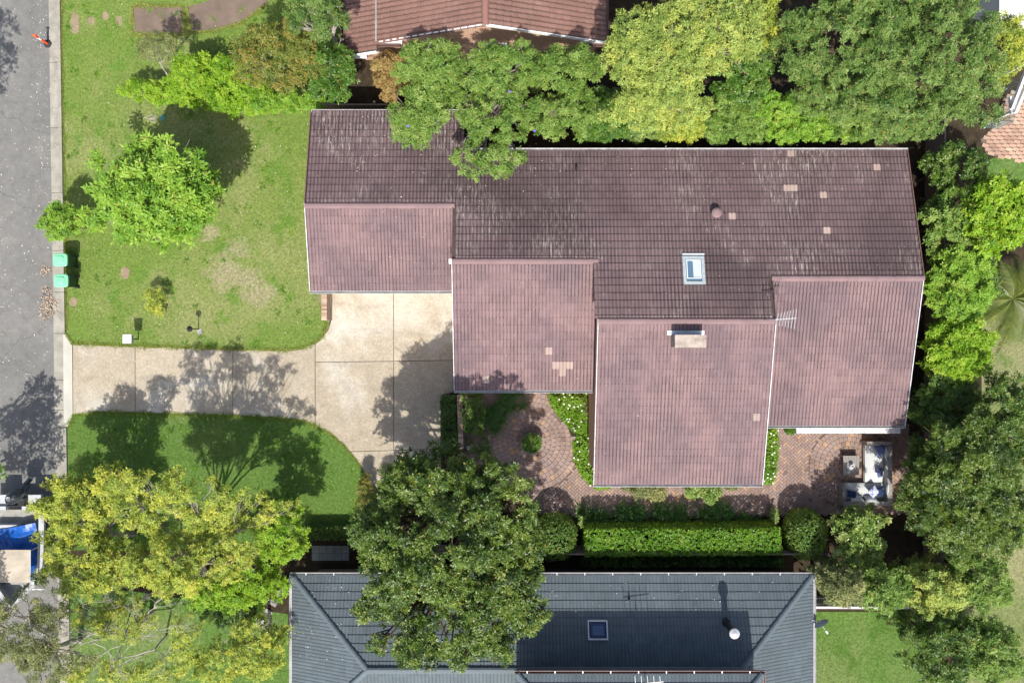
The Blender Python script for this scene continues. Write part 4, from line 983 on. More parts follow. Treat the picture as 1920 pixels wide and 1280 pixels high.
# windows on the south wall
mb = MB(); mb.box((P(930, 65, 2.0)[0], yw-0.01, 2.0), (1.0, 0.10, 0.9)); wi = part('window', mb, M_WHITE, hr)
mb = MB(); mb.box((P(930, 65, 2.0)[0], yw-0.07, 2.0), (0.88, 0.02, 0.78)); part('pane', mb, M_GLASSB, wi)
mb = MB(); th = 0.09
rm = 1/math.sqrt(1+RS_*RS_)
for (xa, za, xb, zb_, y0_) in ((rXL, RE, rXm, rZ, rYf), (rXm, rZ, rXR, RE+0.0, rYf), (LX0, LE, rXL+0.02, LE+RS_*(rXL-LX0), LYf)):
    mb.hexa([(xa, y0_, za-th-0.01), (xb, y0_, zb_-th-0.01), (xb, rYb, zb_-th-0.01), (xa, rYb, za-th-0.01), (xa, y0_, za-0.01), (xb, y0_, zb_-0.01), (xb, rYb, zb_-0.01), (xa, rYb, za-0.01)])
rroof = part('roof', mb, M_DECK, hr)
RW, RG = 0.215, 0.33
TBR = tile_base(RW, RG, 0.034, 0.034, 1)
R3 = Roof(rroof, 33, TBR); rs_ = RS_*rm
SR = (rZ-RE)/(rXR-rXm); rm2 = 1/math.sqrt(1+SR*SR)
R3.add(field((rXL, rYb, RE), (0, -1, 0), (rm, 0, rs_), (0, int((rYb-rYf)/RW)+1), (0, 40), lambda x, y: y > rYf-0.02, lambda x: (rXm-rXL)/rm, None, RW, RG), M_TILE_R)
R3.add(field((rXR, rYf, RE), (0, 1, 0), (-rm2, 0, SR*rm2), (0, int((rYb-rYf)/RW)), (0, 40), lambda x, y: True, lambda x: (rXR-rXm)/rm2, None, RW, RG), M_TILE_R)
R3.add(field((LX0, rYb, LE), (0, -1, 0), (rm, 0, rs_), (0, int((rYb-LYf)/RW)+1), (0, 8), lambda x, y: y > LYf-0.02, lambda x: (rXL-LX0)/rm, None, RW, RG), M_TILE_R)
R3.finish(300, lambda px, py, z: abs(py-40)+(0 if 600 < px < 1160 and py > -5 else 1000), (), None, RW, RG)
caps(rroof, 'ridge_tile', (rXm, rYf-0.05, rZ+0.04), (rXm, rYb, rZ+0.04), M_RIDGE_R, 0.15, 0.42, 0.085, 3)
def rbar(a, b, m, w=0.045, h=0.2): mb = MB(); mb.bar(a, b, w, h); return part('barge_board', mb, m, hr)
rbar((rXL-0.02, rYf-0.03, RE-0.06), (rXm, rYf-0.03, rZ-0.04), M_WHITE); rbar((rXm, rYf-0.03, rZ-0.04), (rXR+0.02, rYf-0.03, RE-0.06), M_WHITE)
rbar((LX0, LYf-0.03, LE-0.06), (rXL, LYf-0.03, LE+RS_*(rXL-LX0)-0.05), M_WHITE)
for xa, xb, yy, zz in ((rXL+0.02, rXL+1.05, rYf, RE-0.17), (rXR-1.05, rXR, rYf, RE-0.17), (LX0+0.1, LX0+0.85, LYf, LE-0.17)):   # boxed eave ends
    mb = MB(); mb.add([(xa, yy-0.05, zz-0.06), (xb, yy-0.05, zz-0.06), (xb, yy+0.5, zz-0.06), (xa, yy+0.5, zz-0.06), (xa, yy-0.05, zz+0.06), (xb, yy-0.05, zz+0.06), (xb, yy+0.5, zz+0.06), (xa, yy+0.5, zz+0.06)], [(3, 2, 1, 0), (4, 5, 6, 7), (0, 1, 5, 4), (1, 2, 6, 5), (2, 3, 7, 6), (3, 0, 4, 7)])
    part('boxed_eave', mb, M_WHITE, hr)
gutter(hr, (rXR+0.01, rYf-0.1, RE+0.03), (rXR+0.01, rYb, RE+0.03), (1, 0, 0), M_GUTBR, 0.12)
gutter(hr, (LX0-0.01, LYf-0.05, LE+0.03), (LX0-0.01, rYb, LE+0.03), (-1, 0, 0), M_GUTBR, 0.12)
gutter(hr, (rXR-1.0, rYf-0.06, RE-0.05), (rXR+0.1, rYf-0.06, RE-0.05), (0, -1, 0), M_GUTBR, 0.12)
gutter(hr, (rXL, rYf-0.06, RE-0.05), (rXL+1.0, rYf-0.06, RE-0.05), (0, -1, 0), M_GUTBR, 0.12)
mb = MB(); mb.bar((rXL-0.03, rYf, RE+0.03), (rXL-0.03, rYb, RE+0.03), 0.06, 0.14); part('verge_flashing', mb, M_GREY, hr)

# ------------------------------------------------------------------ courtyard and patio paving
COURT = [(866, 735), (1028, 733), (1035, 765), (1058, 795), (1078, 825), (1075, 862), (1090, 893), (1116, 915), (1140, 905), (1425, 905), (1448, 900), (1452, 800), (1475, 795), (1702, 795), (1702, 962), (1475, 966), (1098, 968), (1000, 960), (860, 880)]
court = sheet('courtyard_paving', poly(COURT), 0.012, M_MORTAR)
CP = poly(COURT); BC = np.array(P(996.5, 827)); TC = np.array(P(1591, 874)); RB, RT = 2.25, 1.80
bricks = []   # cx, cy, length, width, angle
for c, r0, rmax in ((BC, 0.25, RB), (TC, 0.05, RT)):
    r = r0
    while r < rmax:
        rc = r+0.1; n = max(6, int(2*PI*rc/0.195))
        for i in range(n):
            a = 2*PI*i/n+r*1.7
            bricks.append((c[0]+rc*math.cos(a), c[1]+rc*math.sin(a), 0.212, 2*PI*rc/n-0.014, a))
        r += 0.226
bw = 0.118; ang = PI/4; lo = np.array(CP).min(0); hi = np.array(CP).max(0); mid = (lo+hi)/2; N_ = 110
for i in range(-N_, N_):
    for j in range(-N_, N_):
        q = (i-j) % 4
        if q == 0: cx, cy, aa = (i+1)*bw, (j+0.5)*bw, 0.0
        elif q == 3: cx, cy, aa = (i+0.5)*bw, (j+1)*bw, PI/2
        else: continue
        x = mid[0]+cx*math.cos(ang)-cy*math.sin(ang); y = mid[1]+cx*math.sin(ang)+cy*math.cos(ang)
        if not (lo[0] < x < hi[0] and lo[1] < y < hi[1]): continue
        if math.hypot(x-BC[0], y-BC[1]) < RB+0.10 or math.hypot(x-TC[0], y-TC[1]) < RT+0.10: continue
        bricks.append((x, y, 0.224, 0.106, aa+ang))
bp = np.array([(b[0], b[1]) for b in bricks]); okb = in_poly(bp, CP); bricks = [b for b, k in zip(bricks, okb) if k]
rnd = random.Random(17)
# keep the 300 shown largest: the radial bricks and the sunny part of the patio
def seen(b):
    px = 960+b[0]*F/H; py = 640-b[1]*F/H
    vis = (905 < px < 1072 and 745 < py < 905) or (1460 < px < 1580 and 812 < py < 955) or (1110 < px < 1440 and 912 < py < 945)
    return (0 if vis else 1, -b[2]*b[3])
bricks.sort(key=seen)
vm = []
for i in range(10):
    mb = MB(); mb.box((0, 0, 0.0), (1, 1, 1), t=(i+0.5)/10); vm.append(mb.mesh('brick', M_PAVER))
rest = MB()
for i, (x, y, L, w, a) in enumerate(bricks):
    tv = min(0.999, max(0, rnd.gauss(0.5, 0.2))) if math.hypot(x-BC[0], y-BC[1]) < 3 or rnd.random() < 0.86 else rnd.uniform(0.55, 0.999); z = 0.033+rnd.uniform(-0.003, 0.003)
    if i < 300: place('brick', vm[int(tv*10)], court, Matrix.Translation((x, y, z)) @ Matrix.Rotation(a+rnd.uniform(-0.02, 0.02), 4, 'Z') @ Matrix.Diagonal((L, w, 0.04, 1)))
    else: rest.box((x, y, z), (L, w, 0.04), a+rnd.uniform(-0.02, 0.02), tv)
part('brick', rest, M_PAVER, court, None, 'stuff')

# brick wall beside the garage: every brick a part
bwall = thing('brick_wall', 'short brick wing wall at the garage corner between lawn and driveway', 'wall', (-8.45, 1.6, 0))
wx, wy0, wy1 = -8.46, 0.96, 2.62; rnd = random.Random(3)
mb = MB(); mb.box((wx, (wy0+wy1)/2, 0.52), (0.19, wy1-wy0-0.04, 1.04)); part('mortar', mb, M_MORTAR, bwall)
vmw = []
for i in range(8):
    mb = MB(); mb.box((0, 0, 0), (1, 1, 1), t=(i+0.5)/8); vmw.append(mb.mesh('brick', M_WBRICK))
for c in range(12):
    nb = 7; L = (wy1-wy0)/nb; off = 0 if c % 2 else L/2
    for s in (-1, 1):
        for i in range(nb+(0 if c % 2 else 1)):
            ya = max(wy0, wy0+i*L-off); yb2 = min(wy1, wy0+(i+1)*L-off)
            if yb2-ya < 0.03: continue
            place('brick', vmw[rnd.randrange(8)], bwall, Matrix.Translation((wx+s*0.062, (ya+yb2)/2, 0.045+c*0.086)) @ Matrix.Diagonal((0.11, yb2-ya-0.011, 0.076, 1)))
nb = 19; L = (wy1-wy0)/nb
for i in range(nb):
    place('brick', vmw[rnd.randrange(8)], bwall, Matrix.Translation((wx+rnd.uniform(-.004, .004), wy0+(i+0.5)*L, 1.035+0.058+rnd.uniform(-.003, .003))) @ Matrix.Diagonal((0.24, L-0.011, 0.112, 1)))
# low courtyard wall
cw = thing('brick_wall', 'low dark brick wall between driveway hedge and courtyard bed', 'wall', (*P(862, 800), 0))
a = P(863.5, 738); b = P(867, 868)
mb = MB(); mb.bar((a[0], a[1], 0.32), (b[0], b[1], 0.32), 0.19, 0.64); part('mortar', mb, M_MORTAR, cw)
nb = 34
for i in range(nb):
    t = (i+0.5)/nb; place('brick', vmw[rnd.choice([0, 1, 3])], cw, Matrix.Translation((a[0]+(b[0]-a[0])*t, a[1]+(b[1]-a[1])*t, 0.70)) @ Matrix.Diagonal((0.23, abs(a[1]-b[1])/nb-0.011, 0.11, 1)))

# fences
def fence(label, pa, pb, h, m, post=2.4, capw=0.07):
    a, b = Vector((*pa, 0)), Vector((*pb, 0)); d = (b-a).normalized(); L = (b-a).length; s = Vector((-d.y, d.x, 0))
    o = thing('fence', label, 'fence', tuple((a+b)/2))
    mb = MB(); n = int(L/0.105)
    for i in range(n):
        q = a+d*(0.105*i+0.05); mb.box((q.x, q.y, h/2-0.03+0.012*math.sin(i*7.3)), (0.098, 0.016, h-0.08), math.atan2(d.y, d.x))
    part('paling', mb, m, o, kind='stuff')
    for zz in (0.4, h-0.4):
        mb = MB(); mb.bar(a+s*0.035+Vector((0, 0, zz)), b+s*0.035+Vector((0, 0, zz)), 0.05, 0.075); part('rail', mb, m, o)
    mb = MB(); mb.bar(a+Vector((0, 0, h)), b+Vector((0, 0, h)), capw, 0.03); part('cap', mb, m, o)
    for i in range(int(L/post)+1):
        q = a+d*min(L, i*post)+s*0.11; mb = MB(); mb.box((q.x, q.y, h/2), (0.09, 0.09, h)); part('post', mb, m, o)
fence('long paling fence behind the clipped hedge beside the grey roof', P(690, 1040.5, 1.8), P(1560, 1040.5, 1.8), 1.6, M_TIMBER)
fence('pale capped fence across the top of the small back lawn', P(1524, 1138, 1.6), P(1726, 1139, 1.6), 1.6, M_DIRTW, capw=0.10)
fence('timber paling fence under the trees behind the long back roof', P(600, 196, 1.7), P(1740, 200, 1.7), 1.7, M_TIMBER)
fence('timber paling fence in the shade of the eastern trees', P(1772, 215, 1.7), P(1768, 1060, 1.7), 1.7, M_TIMBER)

# ------------------------------------------------------------------ garden plants of the main house
def polyz(pts): return poly(pts)
box_hedge('hedge', 'dark low box hedge at the driveway edge beside the courtyard wall', poly([(827, 745), (838, 741), (857, 742), (858, 850), (827, 845)], 0.5), 0.75, L_DARK, 101, 0.07, 0.045, cover=2.0)
box_hedge('hedge', 'long clipped green hedge in front of the grey roof', poly([(1098, 992), (1463, 990), (1467, 1040), (1098, 1043)], 1.7), 1.75, L_HEDGE, 102, 0.075, 0.048, cover=1.9, lump=0.03)
box_hedge('hedge', 'ragged low hedge strip in the gap below the long clipped hedge', poly([(1090, 1046), (1470, 1046), (1470, 1062), (1090, 1062)], 0.8), 0.9, L_DARK, 103, 0.09, 0.05, cover=1.4, lump=0.08)
box_hedge('hedge', 'dark clipped hedge behind the lower front lawn', poly([(574, 990), (660, 988), (660, 1011), (574, 1012)], 0.6), 0.75, L_DARK, 104, 0.08, 0.045, cover=1.6)
box_hedge('hedge', 'leafy green shrub block under the middle eave beside agapanthus', poly([(862, 738), (903, 737), (906, 812), (862, 808)], 0.6), 0.8, L_MID, 105, 0.10, 0.05, cover=1.5, lump=0.08)
def ball(name, label, px, py, zc, r, ry, rz, leafm, seed):
    x, y = P(px, py, zc); rng = rng_of(seed); base = (x, y, 0); o = thing(name, label, 'shrub', base)
    l, w, k = 0.07, 0.042, 4; m = int(2.2*4*PI*r*ry*0.8/(k*0.5*l*w))
    d = unit(rng.normal(0, 1, (m, 3))); d = d[d[:, 2] > -0.85]; e = np.sign(d)*np.abs(d)**0.82; e = e/np.maximum(1, np.linalg.norm(e, axis=1, keepdims=True)*0.94)
    q = 1-0.14*rng.random(len(d))**2+0.025*np.sin(d[:, 0]*9)*np.sin(d[:, 1]*8)
    p = np.array([0, 0, zc])+e*q[:, None]*np.array([r, ry, rz]); p[:, 2] = np.maximum(p[:, 2], 0.03)
    n = unit(d+rng.normal(0, 0.35, d.shape)); t = 0.5+0.22*np.sin(d[:, 0]*3+seed)*np.sin(d[:, 1]*2.4+1)
    v, f, tt = sprigs(rng, p, n, k, l, w, t); put('foliage', np_mesh('foliage', v, f, tt, leafm), o); TRIS[0] += 2*len(f)
    mb = MB(); limb(mb, base, (x, y, zc), 0.06, 0.03, rng, 3, 0.05, 6)
    for i in range(6): limb(mb, (x, y, zc*0.6), (x+rng.normal(0, r*0.4), y+rng.normal(0, ry*0.4), zc+rng.uniform(0, rz*0.6)), 0.025, 0.01, rng, 2, 0.1, 4)
    part('stem', mb, M_BARK, o)
ball('topiary_ball', 'clipped round shrub touching the big dark tree', 1040, 1005, 1.0, 1.0, 1.05, 1.0, L_BALL, 111)
ball('topiary_ball', 'clipped round shrub at the right end of the long hedge', 1508, 1000, 1.0, 0.92, 1.12, 1.05, L_BALL, 112)

def bed(name, label, pts, h, leafm, seed, k=5, l=0.085, w=0.05, cover=2.0, fl=0, cat='groundcover'):
    rng = rng_of(seed); pl = poly(pts); c = np.array(pl).mean(0); base = (c[0], c[1], 0); o = thing(name, label, cat, base)
    p = cover_bed(rng, pl, h, k, l, w, cover); n = unit(np.tile([0, 0, 1.0], (len(p), 1))+rng.normal(0, 0.4, (len(p), 3)))
    t = 0.5+0.2*np.sin(p[:, 0]*2.3+seed)*np.sin(p[:, 1]*1.9)
    v, f, tt = sprigs(rng, p, n, k, l, w, t); put('foliage', np_mesh('foliage', v-np.array(base), f, tt, leafm), o); TRIS[0] += 2*len(f)
    mb = MB()
    for q in p[rng.permutation(len(p))[:40]]: mb.tube([(q[0], q[1], 0), (q[0]+0.02, q[1], q[2])], [0.008, 0.004], 4)
    part('stem', mb, M_BARK, o, kind='stuff')
    if fl:
        q = p[rng.permutation(len(p))[:fl]].copy(); q[:, 2] = np.maximum(q[:, 2], h*0.75)+0.05
        v, f, tt = flowers(rng, q, 0.028, 6)
        nf = 6
        me = None
        for i in range(fl):
            vv = v[i*24:(i+1)*24]; mb2 = np_mesh('flower', vv-np.array(base), np.arange(24).reshape(-1, 4), np.full(6, 0.5), M_FLOWER)
            put('flower', mb2, o)
    return o
bed('groundcover', 'white flowered green groundcover curving along the living room wall', [(1030, 737), (1115, 737), (1117, 905), (1146, 908), (1140, 917), (1115, 917), (1093, 898), (1076, 865), (1073, 830), (1078, 812), (1056, 790), (1034, 765), (1027, 745)], 0.38, L_COVER, 121, l=0.065, w=0.036, fl=46)
bed('groundcover', 'white flowered groundcover at the right corner of the living room', [(1428, 800), (1455, 800), (1459, 825), (1456, 880), (1448, 905), (1408, 912), (1420, 905)], 0.38, L_COVER, 122, l=0.065, w=0.036, fl=20)
bed('shrub', 'sparse dark shrub in the corner above the flowered groundcover', [(1080, 738), (1114, 738), (1114, 800), (1098, 800)], 0.55, L_GREY, 123, l=0.1, cover=0.9, cat='shrub')
for lab, px, py, rr_, lm, sd in (('olive leaved round shrub under the front eave, the smaller of two', 1212, 921, 0.72, L_GREY, 131), ('olive and lime leaved wider shrub under the front eave', 1318, 921, 0.92, L_GLOSS, 132)):
    x, y = P(px, py, 0.5); rng = rng_of(sd)
    plant('shrub', lab, 'shrub', (x, y, 0), [(x+rng.normal(0, rr_*0.4), y+rng.normal(0, 0.14)+0.05, 0.42+rng.uniform(0, 0.15), 0.36, 0.9) for _ in range(9)], lm, sd, 5, 0.11, 0.05, 1.3, tr=0.03, stem='stem', crown='foliage')
for i, (px, py, lab) in enumerate(((1181, 914, 'blue-green little succulent clump at the eave, left of the smaller olive shrub'), (1372, 912, 'blue-green little succulent clump at the eave, right of the wider shrub'))):
    x, y = P(px, py, 0.2); plant('succulent', lab, 'plant', (x, y, 0), [(x+0.1*j-0.2, y, 0.12, 0.16, 0.8) for j in range(5)], L_GREY, 140+i, 7, 0.09, 0.035, 1.3, tr=0.012, stem='stem', crown='foliage')
def strappy(label, px, py, n, rx, ry, m, L, seed, leafm=L_STRAP, name='strap_plant', z=0.02, w=0.03):
    x, y = P(px, py); rng = rng_of(seed); o = thing(name, label, 'plant', (x, y, 0))
    c = np.column_stack([rng.uniform(-rx, rx, n), rng.uniform(-ry, ry, n), np.full(n, z)])
    v, f, t = straps(rng, c, m, L, w); put('leaves', np_mesh('leaves', v, f, t, leafm), o); TRIS[0] += 2*len(f)
    mb = MB()
    for q in c: mb.lathe((x+q[0], y+q[1], 0), [(0.05, 0), (0.04, 0.06), (0.015, 0.09)], 6)
    part('crown_base', mb, M_STEM, o, kind='stuff')
M_STEM = mat('pale_stem', (0.20, 0.24, 0.10), 0.2, 5, 30)
strappy('dark agapanthus clump under the middle eave, uppermost and widest', 950, 752, 12, 0.75, 0.40, 40, 0.55, 151)
strappy('dark agapanthus clump beside the paved circle, lower one', 930, 790, 10, 0.55, 0.55, 40, 0.55, 152)
for i, (px, py, lab) in enumerate(((1118, 966, 'dark strappy plant next to the gap by the round shrub'), (1182, 962, 'dark strappy plant below the smaller olive shrub'), (1262, 960, 'dark strappy plant between the two olive shrubs'), (1345, 962, 'dark strappy plant below the wider shrub'), (1420, 968, 'short dark strappy plant at the right end of the row'))):
    strappy(lab, px, py, 9 if i != 4 else 6, 0.75, 0.22, 40, 0.72 if i != 4 else 0.5, 160+i)
for o in bpy.data.objects:
    if o.name.startswith('strap_plant') and ('strappy' in o.get('label', '')): o['group'] = 'strappy plants along the hedge'
strappy('rusty dry grass clump in the shaded corner beside the low wall', 895, 832, 5, 0.5, 0.35, 30, 0.45, 170, L_GREY)
for i, (px, py, lab) in enumerate(((1092, 978, 'small pale green bush in the gap left of the long hedge'), (1452, 968, 'small pale green bush in the gap right of the strappy row'))):
    x, y = P(px, py, 0.6); plant('shrub', lab, 'shrub', (x, y, 0), [(x, y+0.12*j-0.2, 0.5+0.1*(j % 2), 0.17, 1.0) for j in range(4)], L_GLOSS, 175+i, 5, 0.1, 0.045, 1.0, tr=0.02, stem='stem', crown='foliage')

# round bowl planter
bx, by = P(997, 830, 0.45)
bo = thing('planter_bowl', 'round stone bowl planter at the centre of the paved circle', 'planter', (bx, by, 0.05))
mb = MB(); mb.lathe((bx, by, 0.053), [(0.22, 0), (0.26, 0.04), (0.42, 0.26), (0.49, 0.42), (0.50, 0.45), (0.45, 0.45), (0.43, 0.40), (0.02, 0.38)], 32); part('bowl', mb, M_BOWL, bo)
rng = rng_of(180); N = 1300; r = np.sqrt(rng.random(N))*0.43; a = rng.uniform(0, 2*PI, N)
p = np.column_stack([bx+r*np.cos(a), by+r*np.sin(a), 0.48+0.07*rng.random(N)]); v, f, t = sprigs(rng, p, unit(np.tile([0, 0, 1.0], (N, 1))+rng.normal(0, 0.4, (N, 3))), 5, 0.07, 0.04, np.full(N, 0.45))
pl = thing('bowl_plant', 'low dark green plant filling the round stone bowl', 'plant', (bx, by, 0.45)); put('foliage', np_mesh('foliage', v-np.array([bx, by, 0.45]), f, t, L_BALL), pl); TRIS[0] += 2*len(f)
mb = MB()
for i in range(12): mb.tube([(bx+r[i]*math.cos(a[i])*0.8, by+r[i]*math.sin(a[i])*0.8, 0.43), p[i]], 0.006, 4)
part('stem', mb, M_STEM, pl, kind='stuff')
# white garden globe light by the wall
q = P3(878, 839, 0.35); mb = MB(); mb.lathe((q.x, q.y, 0), [(0.02, 0), (0.02, 0.28), (0.05, 0.29), (0.085, 0.34), (0.085, 0.38), (0.05, 0.43), (0.01, 0.44)], 14); solo('garden_globe', mb, M_REFL, 'small white globe on a stake in the shaded corner bed', 'ornament', (q.x, q.y, 0))
# potted shrub under the right eave
q = P3(1480, 805, 0.5); po = thing('plant_pot', 'small pot with round green shrub at the left end of the awning', 'pot plant', (q.x, q.y, 0.05))
mb = MB(); mb.lathe((q.x, q.y, 0.053), [(0.13, 0), (0.19, 0.32), (0.20, 0.35), (0.16, 0.35), (0.02, 0.31)], 16); part('pot', mb, M_BOWL, po)
rng = rng_of(181); d = unit(rng.normal(0, 1, (500, 3))); p = np.array([0, 0, 0.55])+d*np.array([0.22, 0.2, 0.2]); v, f, t = sprigs(rng, p, d, 4, 0.08, 0.045, np.full(500, 0.5)); put('foliage', np_mesh('foliage', v, f, t, L_DEEP), po)

# ------------------------------------------------------------------ outdoor lounge
def PZ(px, py, z): return P(px, py, z)
sof = thing('corner_sofa', 'L shaped taupe outdoor corner sofa with off-white seat cushions', 'sofa', (*P(1650, 890), 0.055))
def rect(x0, y0, x1, y1, z): a = P(x0, y1, z); b = P(x1, y0, z); return a[0], a[1], b[0], b[1]
ax0, ay0, ax1, ay1 = rect(1627, 828, 1673, 948, 0.7); bx0, by0, bx1, by1 = rect(1582, 907, 1672, 948, 0.7)
def rb(mb, x0, y0, x1, y1, z0, z1): mb.box(((x0+x1)/2, (y0+y1)/2, (z0+z1)/2), (x1-x0, y1-y0, z1-z0))
mb = MB(); rb(mb, ax0, by1, ax1, ay1, 0.11, 0.26); rb(mb, bx0, by0, bx1, by1-0.004, 0.11, 0.26); part('seat_frame', mb, M_TAUPE, sof)
mb = MB(); rb(mb, ax1-0.22, by0, ax1, ay1-0.20, 0.264, 0.70); part('backrest', mb, M_TAUPE, sof)
mb = MB(); rb(mb, bx0, by0, ax1-0.224, by0+0.20, 0.264, 0.70); part('backrest', mb, M_TAUPE, sof)
mb = MB(); rb(mb, ax0, ay1-0.196, ax1, ay1, 0.264, 0.62); part('armrest', mb, M_TAUPE, sof)
mb = MB(); rb(mb, bx0, by0+0.204, bx0+0.12, by1, 0.264, 0.60); part('armrest', mb, M_TAUPE, sof)
for x, y in ((ax0+0.06, ay1-0.06), (ax1-0.06, ay1-0.06), (ax1-0.06, by0+0.06), (bx0+0.06, by0+0.06), (bx0+0.06, by1-0.06), (ax0+0.06, by1+0.05)):
    mb = MB(); mb.box((x, y, 0.082), (0.07, 0.07, 0.054)); part('leg', mb, M_TAUPE, sof)
def pad(mb, x0, y0, x1, y1, z0, z1, n=6):
    vs, fs = [], []
    for i in range(n+1):
        for j in range(n+1):
            u, v = i/n, j/n; e = min(u, 1-u, v, 1-v); s = min(1, e*5)**0.5
            vs.append((x0+(x1-x0)*u, y0+(y1-y0)*v, z0+(z1-z0)*(0.45+0.55*s)))
    fs += [(i*(n+1)+j, (i+1)*(n+1)+j, (i+1)*(n+1)+j+1, i*(n+1)+j+1) for i in range(n) for j in range(n)]
    mb.add(vs, fs); b = [(x0, y0), (x1, y0), (x1, y1), (x0, y1)]
    mb.add([(x, y, z0) for x, y in b]+[(x, y, z0+(z1-z0)*0.45) for x, y in b], [(3, 2, 1, 0), (0, 1, 5, 4), (1, 2, 6, 5), (2, 3, 7, 6), (3, 0, 4, 7)])
mb = MB(); pad(mb, ax0+0.03, by1+0.02, ax1-0.23, ay1-0.205, 0.262, 0.42); part('seat_cushion', mb, M_CUSH, sof, smooth=True)
mb = MB(); pad(mb, bx0+0.13, by0+0.21, ax1-0.23, by1-0.02, 0.262, 0.42); part('seat_cushion', mb, M_CUSH, sof, smooth=True)
def pillow_mesh(m, sx, sy, th, n=8):
    mb = MB(); vs, fs = [], []
    for s in (1, -1):
        b = len(vs)
        for i in range(n+1):
            for j in range(n+1):
                u, v = 2*i/n-1, 2*j/n-1; hgt = th/2*((1-u*u)*(1-v*v))**0.45; pin = 1-0.10*(1-abs(u)*abs(v))*max(abs(u), abs(v))
                vs.append((u*sx/2*pin, v*sy/2*pin, s*hgt))
        for i in range(n):
            for j in range(n):
                q = (b+i*(n+1)+j, b+(i+1)*(n+1)+j, b+(i+1)*(n+1)+j+1, b+i*(n+1)+j+1); fs.append(q if s > 0 else q[::-1])
    mb.add(vs, fs); return mb.mesh('cushion', m, smooth=True)
def cushion(label, px, py, z, m, sx, sy, rz, tilt, axis='X', th=0.16, group='cushions on the corner sofa'):
    o = put('cushion', pillow_mesh(m, sx, sy, th), None, (*P(px, py, z), z), label); o['category'] = 'cushion'; o['group'] = group
    o.rotation_euler = ((tilt, 0, rz) if axis == 'X' else (0, tilt, rz)); return o
cushion('off-white back cushion upright near the top of the sofa', 1661, 849, 0.62, M_CUSH, 0.40, 0.60, 0.0, 1.15, 'Y')
cushion('off-white back cushion upright in the middle of the long side', 1662, 882, 0.62, M_CUSH, 0.40, 0.60, 0.05, 1.10, 'Y')
cushion('off-white back cushion leaning in the sofa corner', 1664, 916, 0.62, M_CUSH, 0.42, 0.58, -0.1, 1.15, 'Y')
cushion('off-white back cushion on the short side behind the navy one', 1606, 934, 0.60, M_CUSH, 0.62, 0.40, 0.0, -1.0, 'X')
cushion('off-white back cushion on the short side under the printed diamond cushion', 1633, 935, 0.60, M_CUSH, 0.60, 0.40, -0.05, -1.0, 'X')
cushion('denim blue scatter cushion at the top end of the sofa', 1651, 841, 0.66, M_DENIM, 0.42, 0.42, 0.35, -0.5, 'X')
cushion('blue and white printed cushion overlapping the top denim one', 1649, 851, 0.66, M_PRINT, 0.36, 0.36, 0.7, 0.3, 'Y')
cushion('denim blue scatter cushion in the middle of the long side', 1650, 886, 0.62, M_DENIM, 0.40, 0.42, 0.05, 0.55, 'Y')
cushion('blue and white printed cushion turned as a diamond in the corner', 1638, 922, 0.68, M_PRINT, 0.45, 0.45, 0.75, 0.25, 'X')
cushion('navy cushion half hidden behind the printed diamond one', 1651, 921, 0.56, M_NAVY, 0.42, 0.42, 0.3, 0.4, 'Y')
cushion('navy scatter cushion alone at the left end of the short side', 1597, 926, 0.58, M_NAVY, 0.42, 0.34, -0.2, -0.5, 'X')
# coffee table
tx0, ty0, tx1, ty1 = rect(1581, 854, 1611, 890, 0.42)
tb = thing('coffee_table', 'low square taupe slatted outdoor coffee table', 'table', ((tx0+tx1)/2, (ty0+ty1)/2, 0.055))
ns = 6
for i in range(ns):
    xa = tx0+(tx1-tx0)*i/ns; mb = MB(); rb(mb, xa+0.004, ty0, xa+(tx1-tx0)/ns-0.004, ty1, 0.385, 0.42); part('slat', mb, M_TAUPE, tb)
mb = MB(); rb(mb, tx0+0.01, ty0+0.01, tx1-0.01, ty1-0.01, 0.33, 0.384); part('apron', mb, M_TAUPE, tb)
for x in (tx0+0.04, tx1-0.04):
    for y in (ty0+0.04, ty1-0.04): mb = MB(); mb.box((x, y, 0.192), (0.06, 0.06, 0.274)); part('leg', mb, M_TAUPE, tb)
q = P3(1596, 873, 0.5); mb = MB(); mb.lathe((q.x, q.y, 0.421), [(0.17, 0), (0.18, 0.015), (0.18, 0.02), (0.02, 0.02)], 20); solo('tray', mb, M_FENCEW, 'round pale tray on the coffee table', 'tray', (q.x, q.y, 0.421))
mb = MB(); mb.lathe((q.x, q.y, 0.443), [(0.07, 0), (0.10, 0.05), (0.10, 0.18), (0.085, 0.21), (0.07, 0.21), (0.07, 0.06), (0.01, 0.05)], 20); solo('lantern', mb, M_REFL, 'white round candle holder on the tray', 'lantern', (q.x, q.y, 0.443))

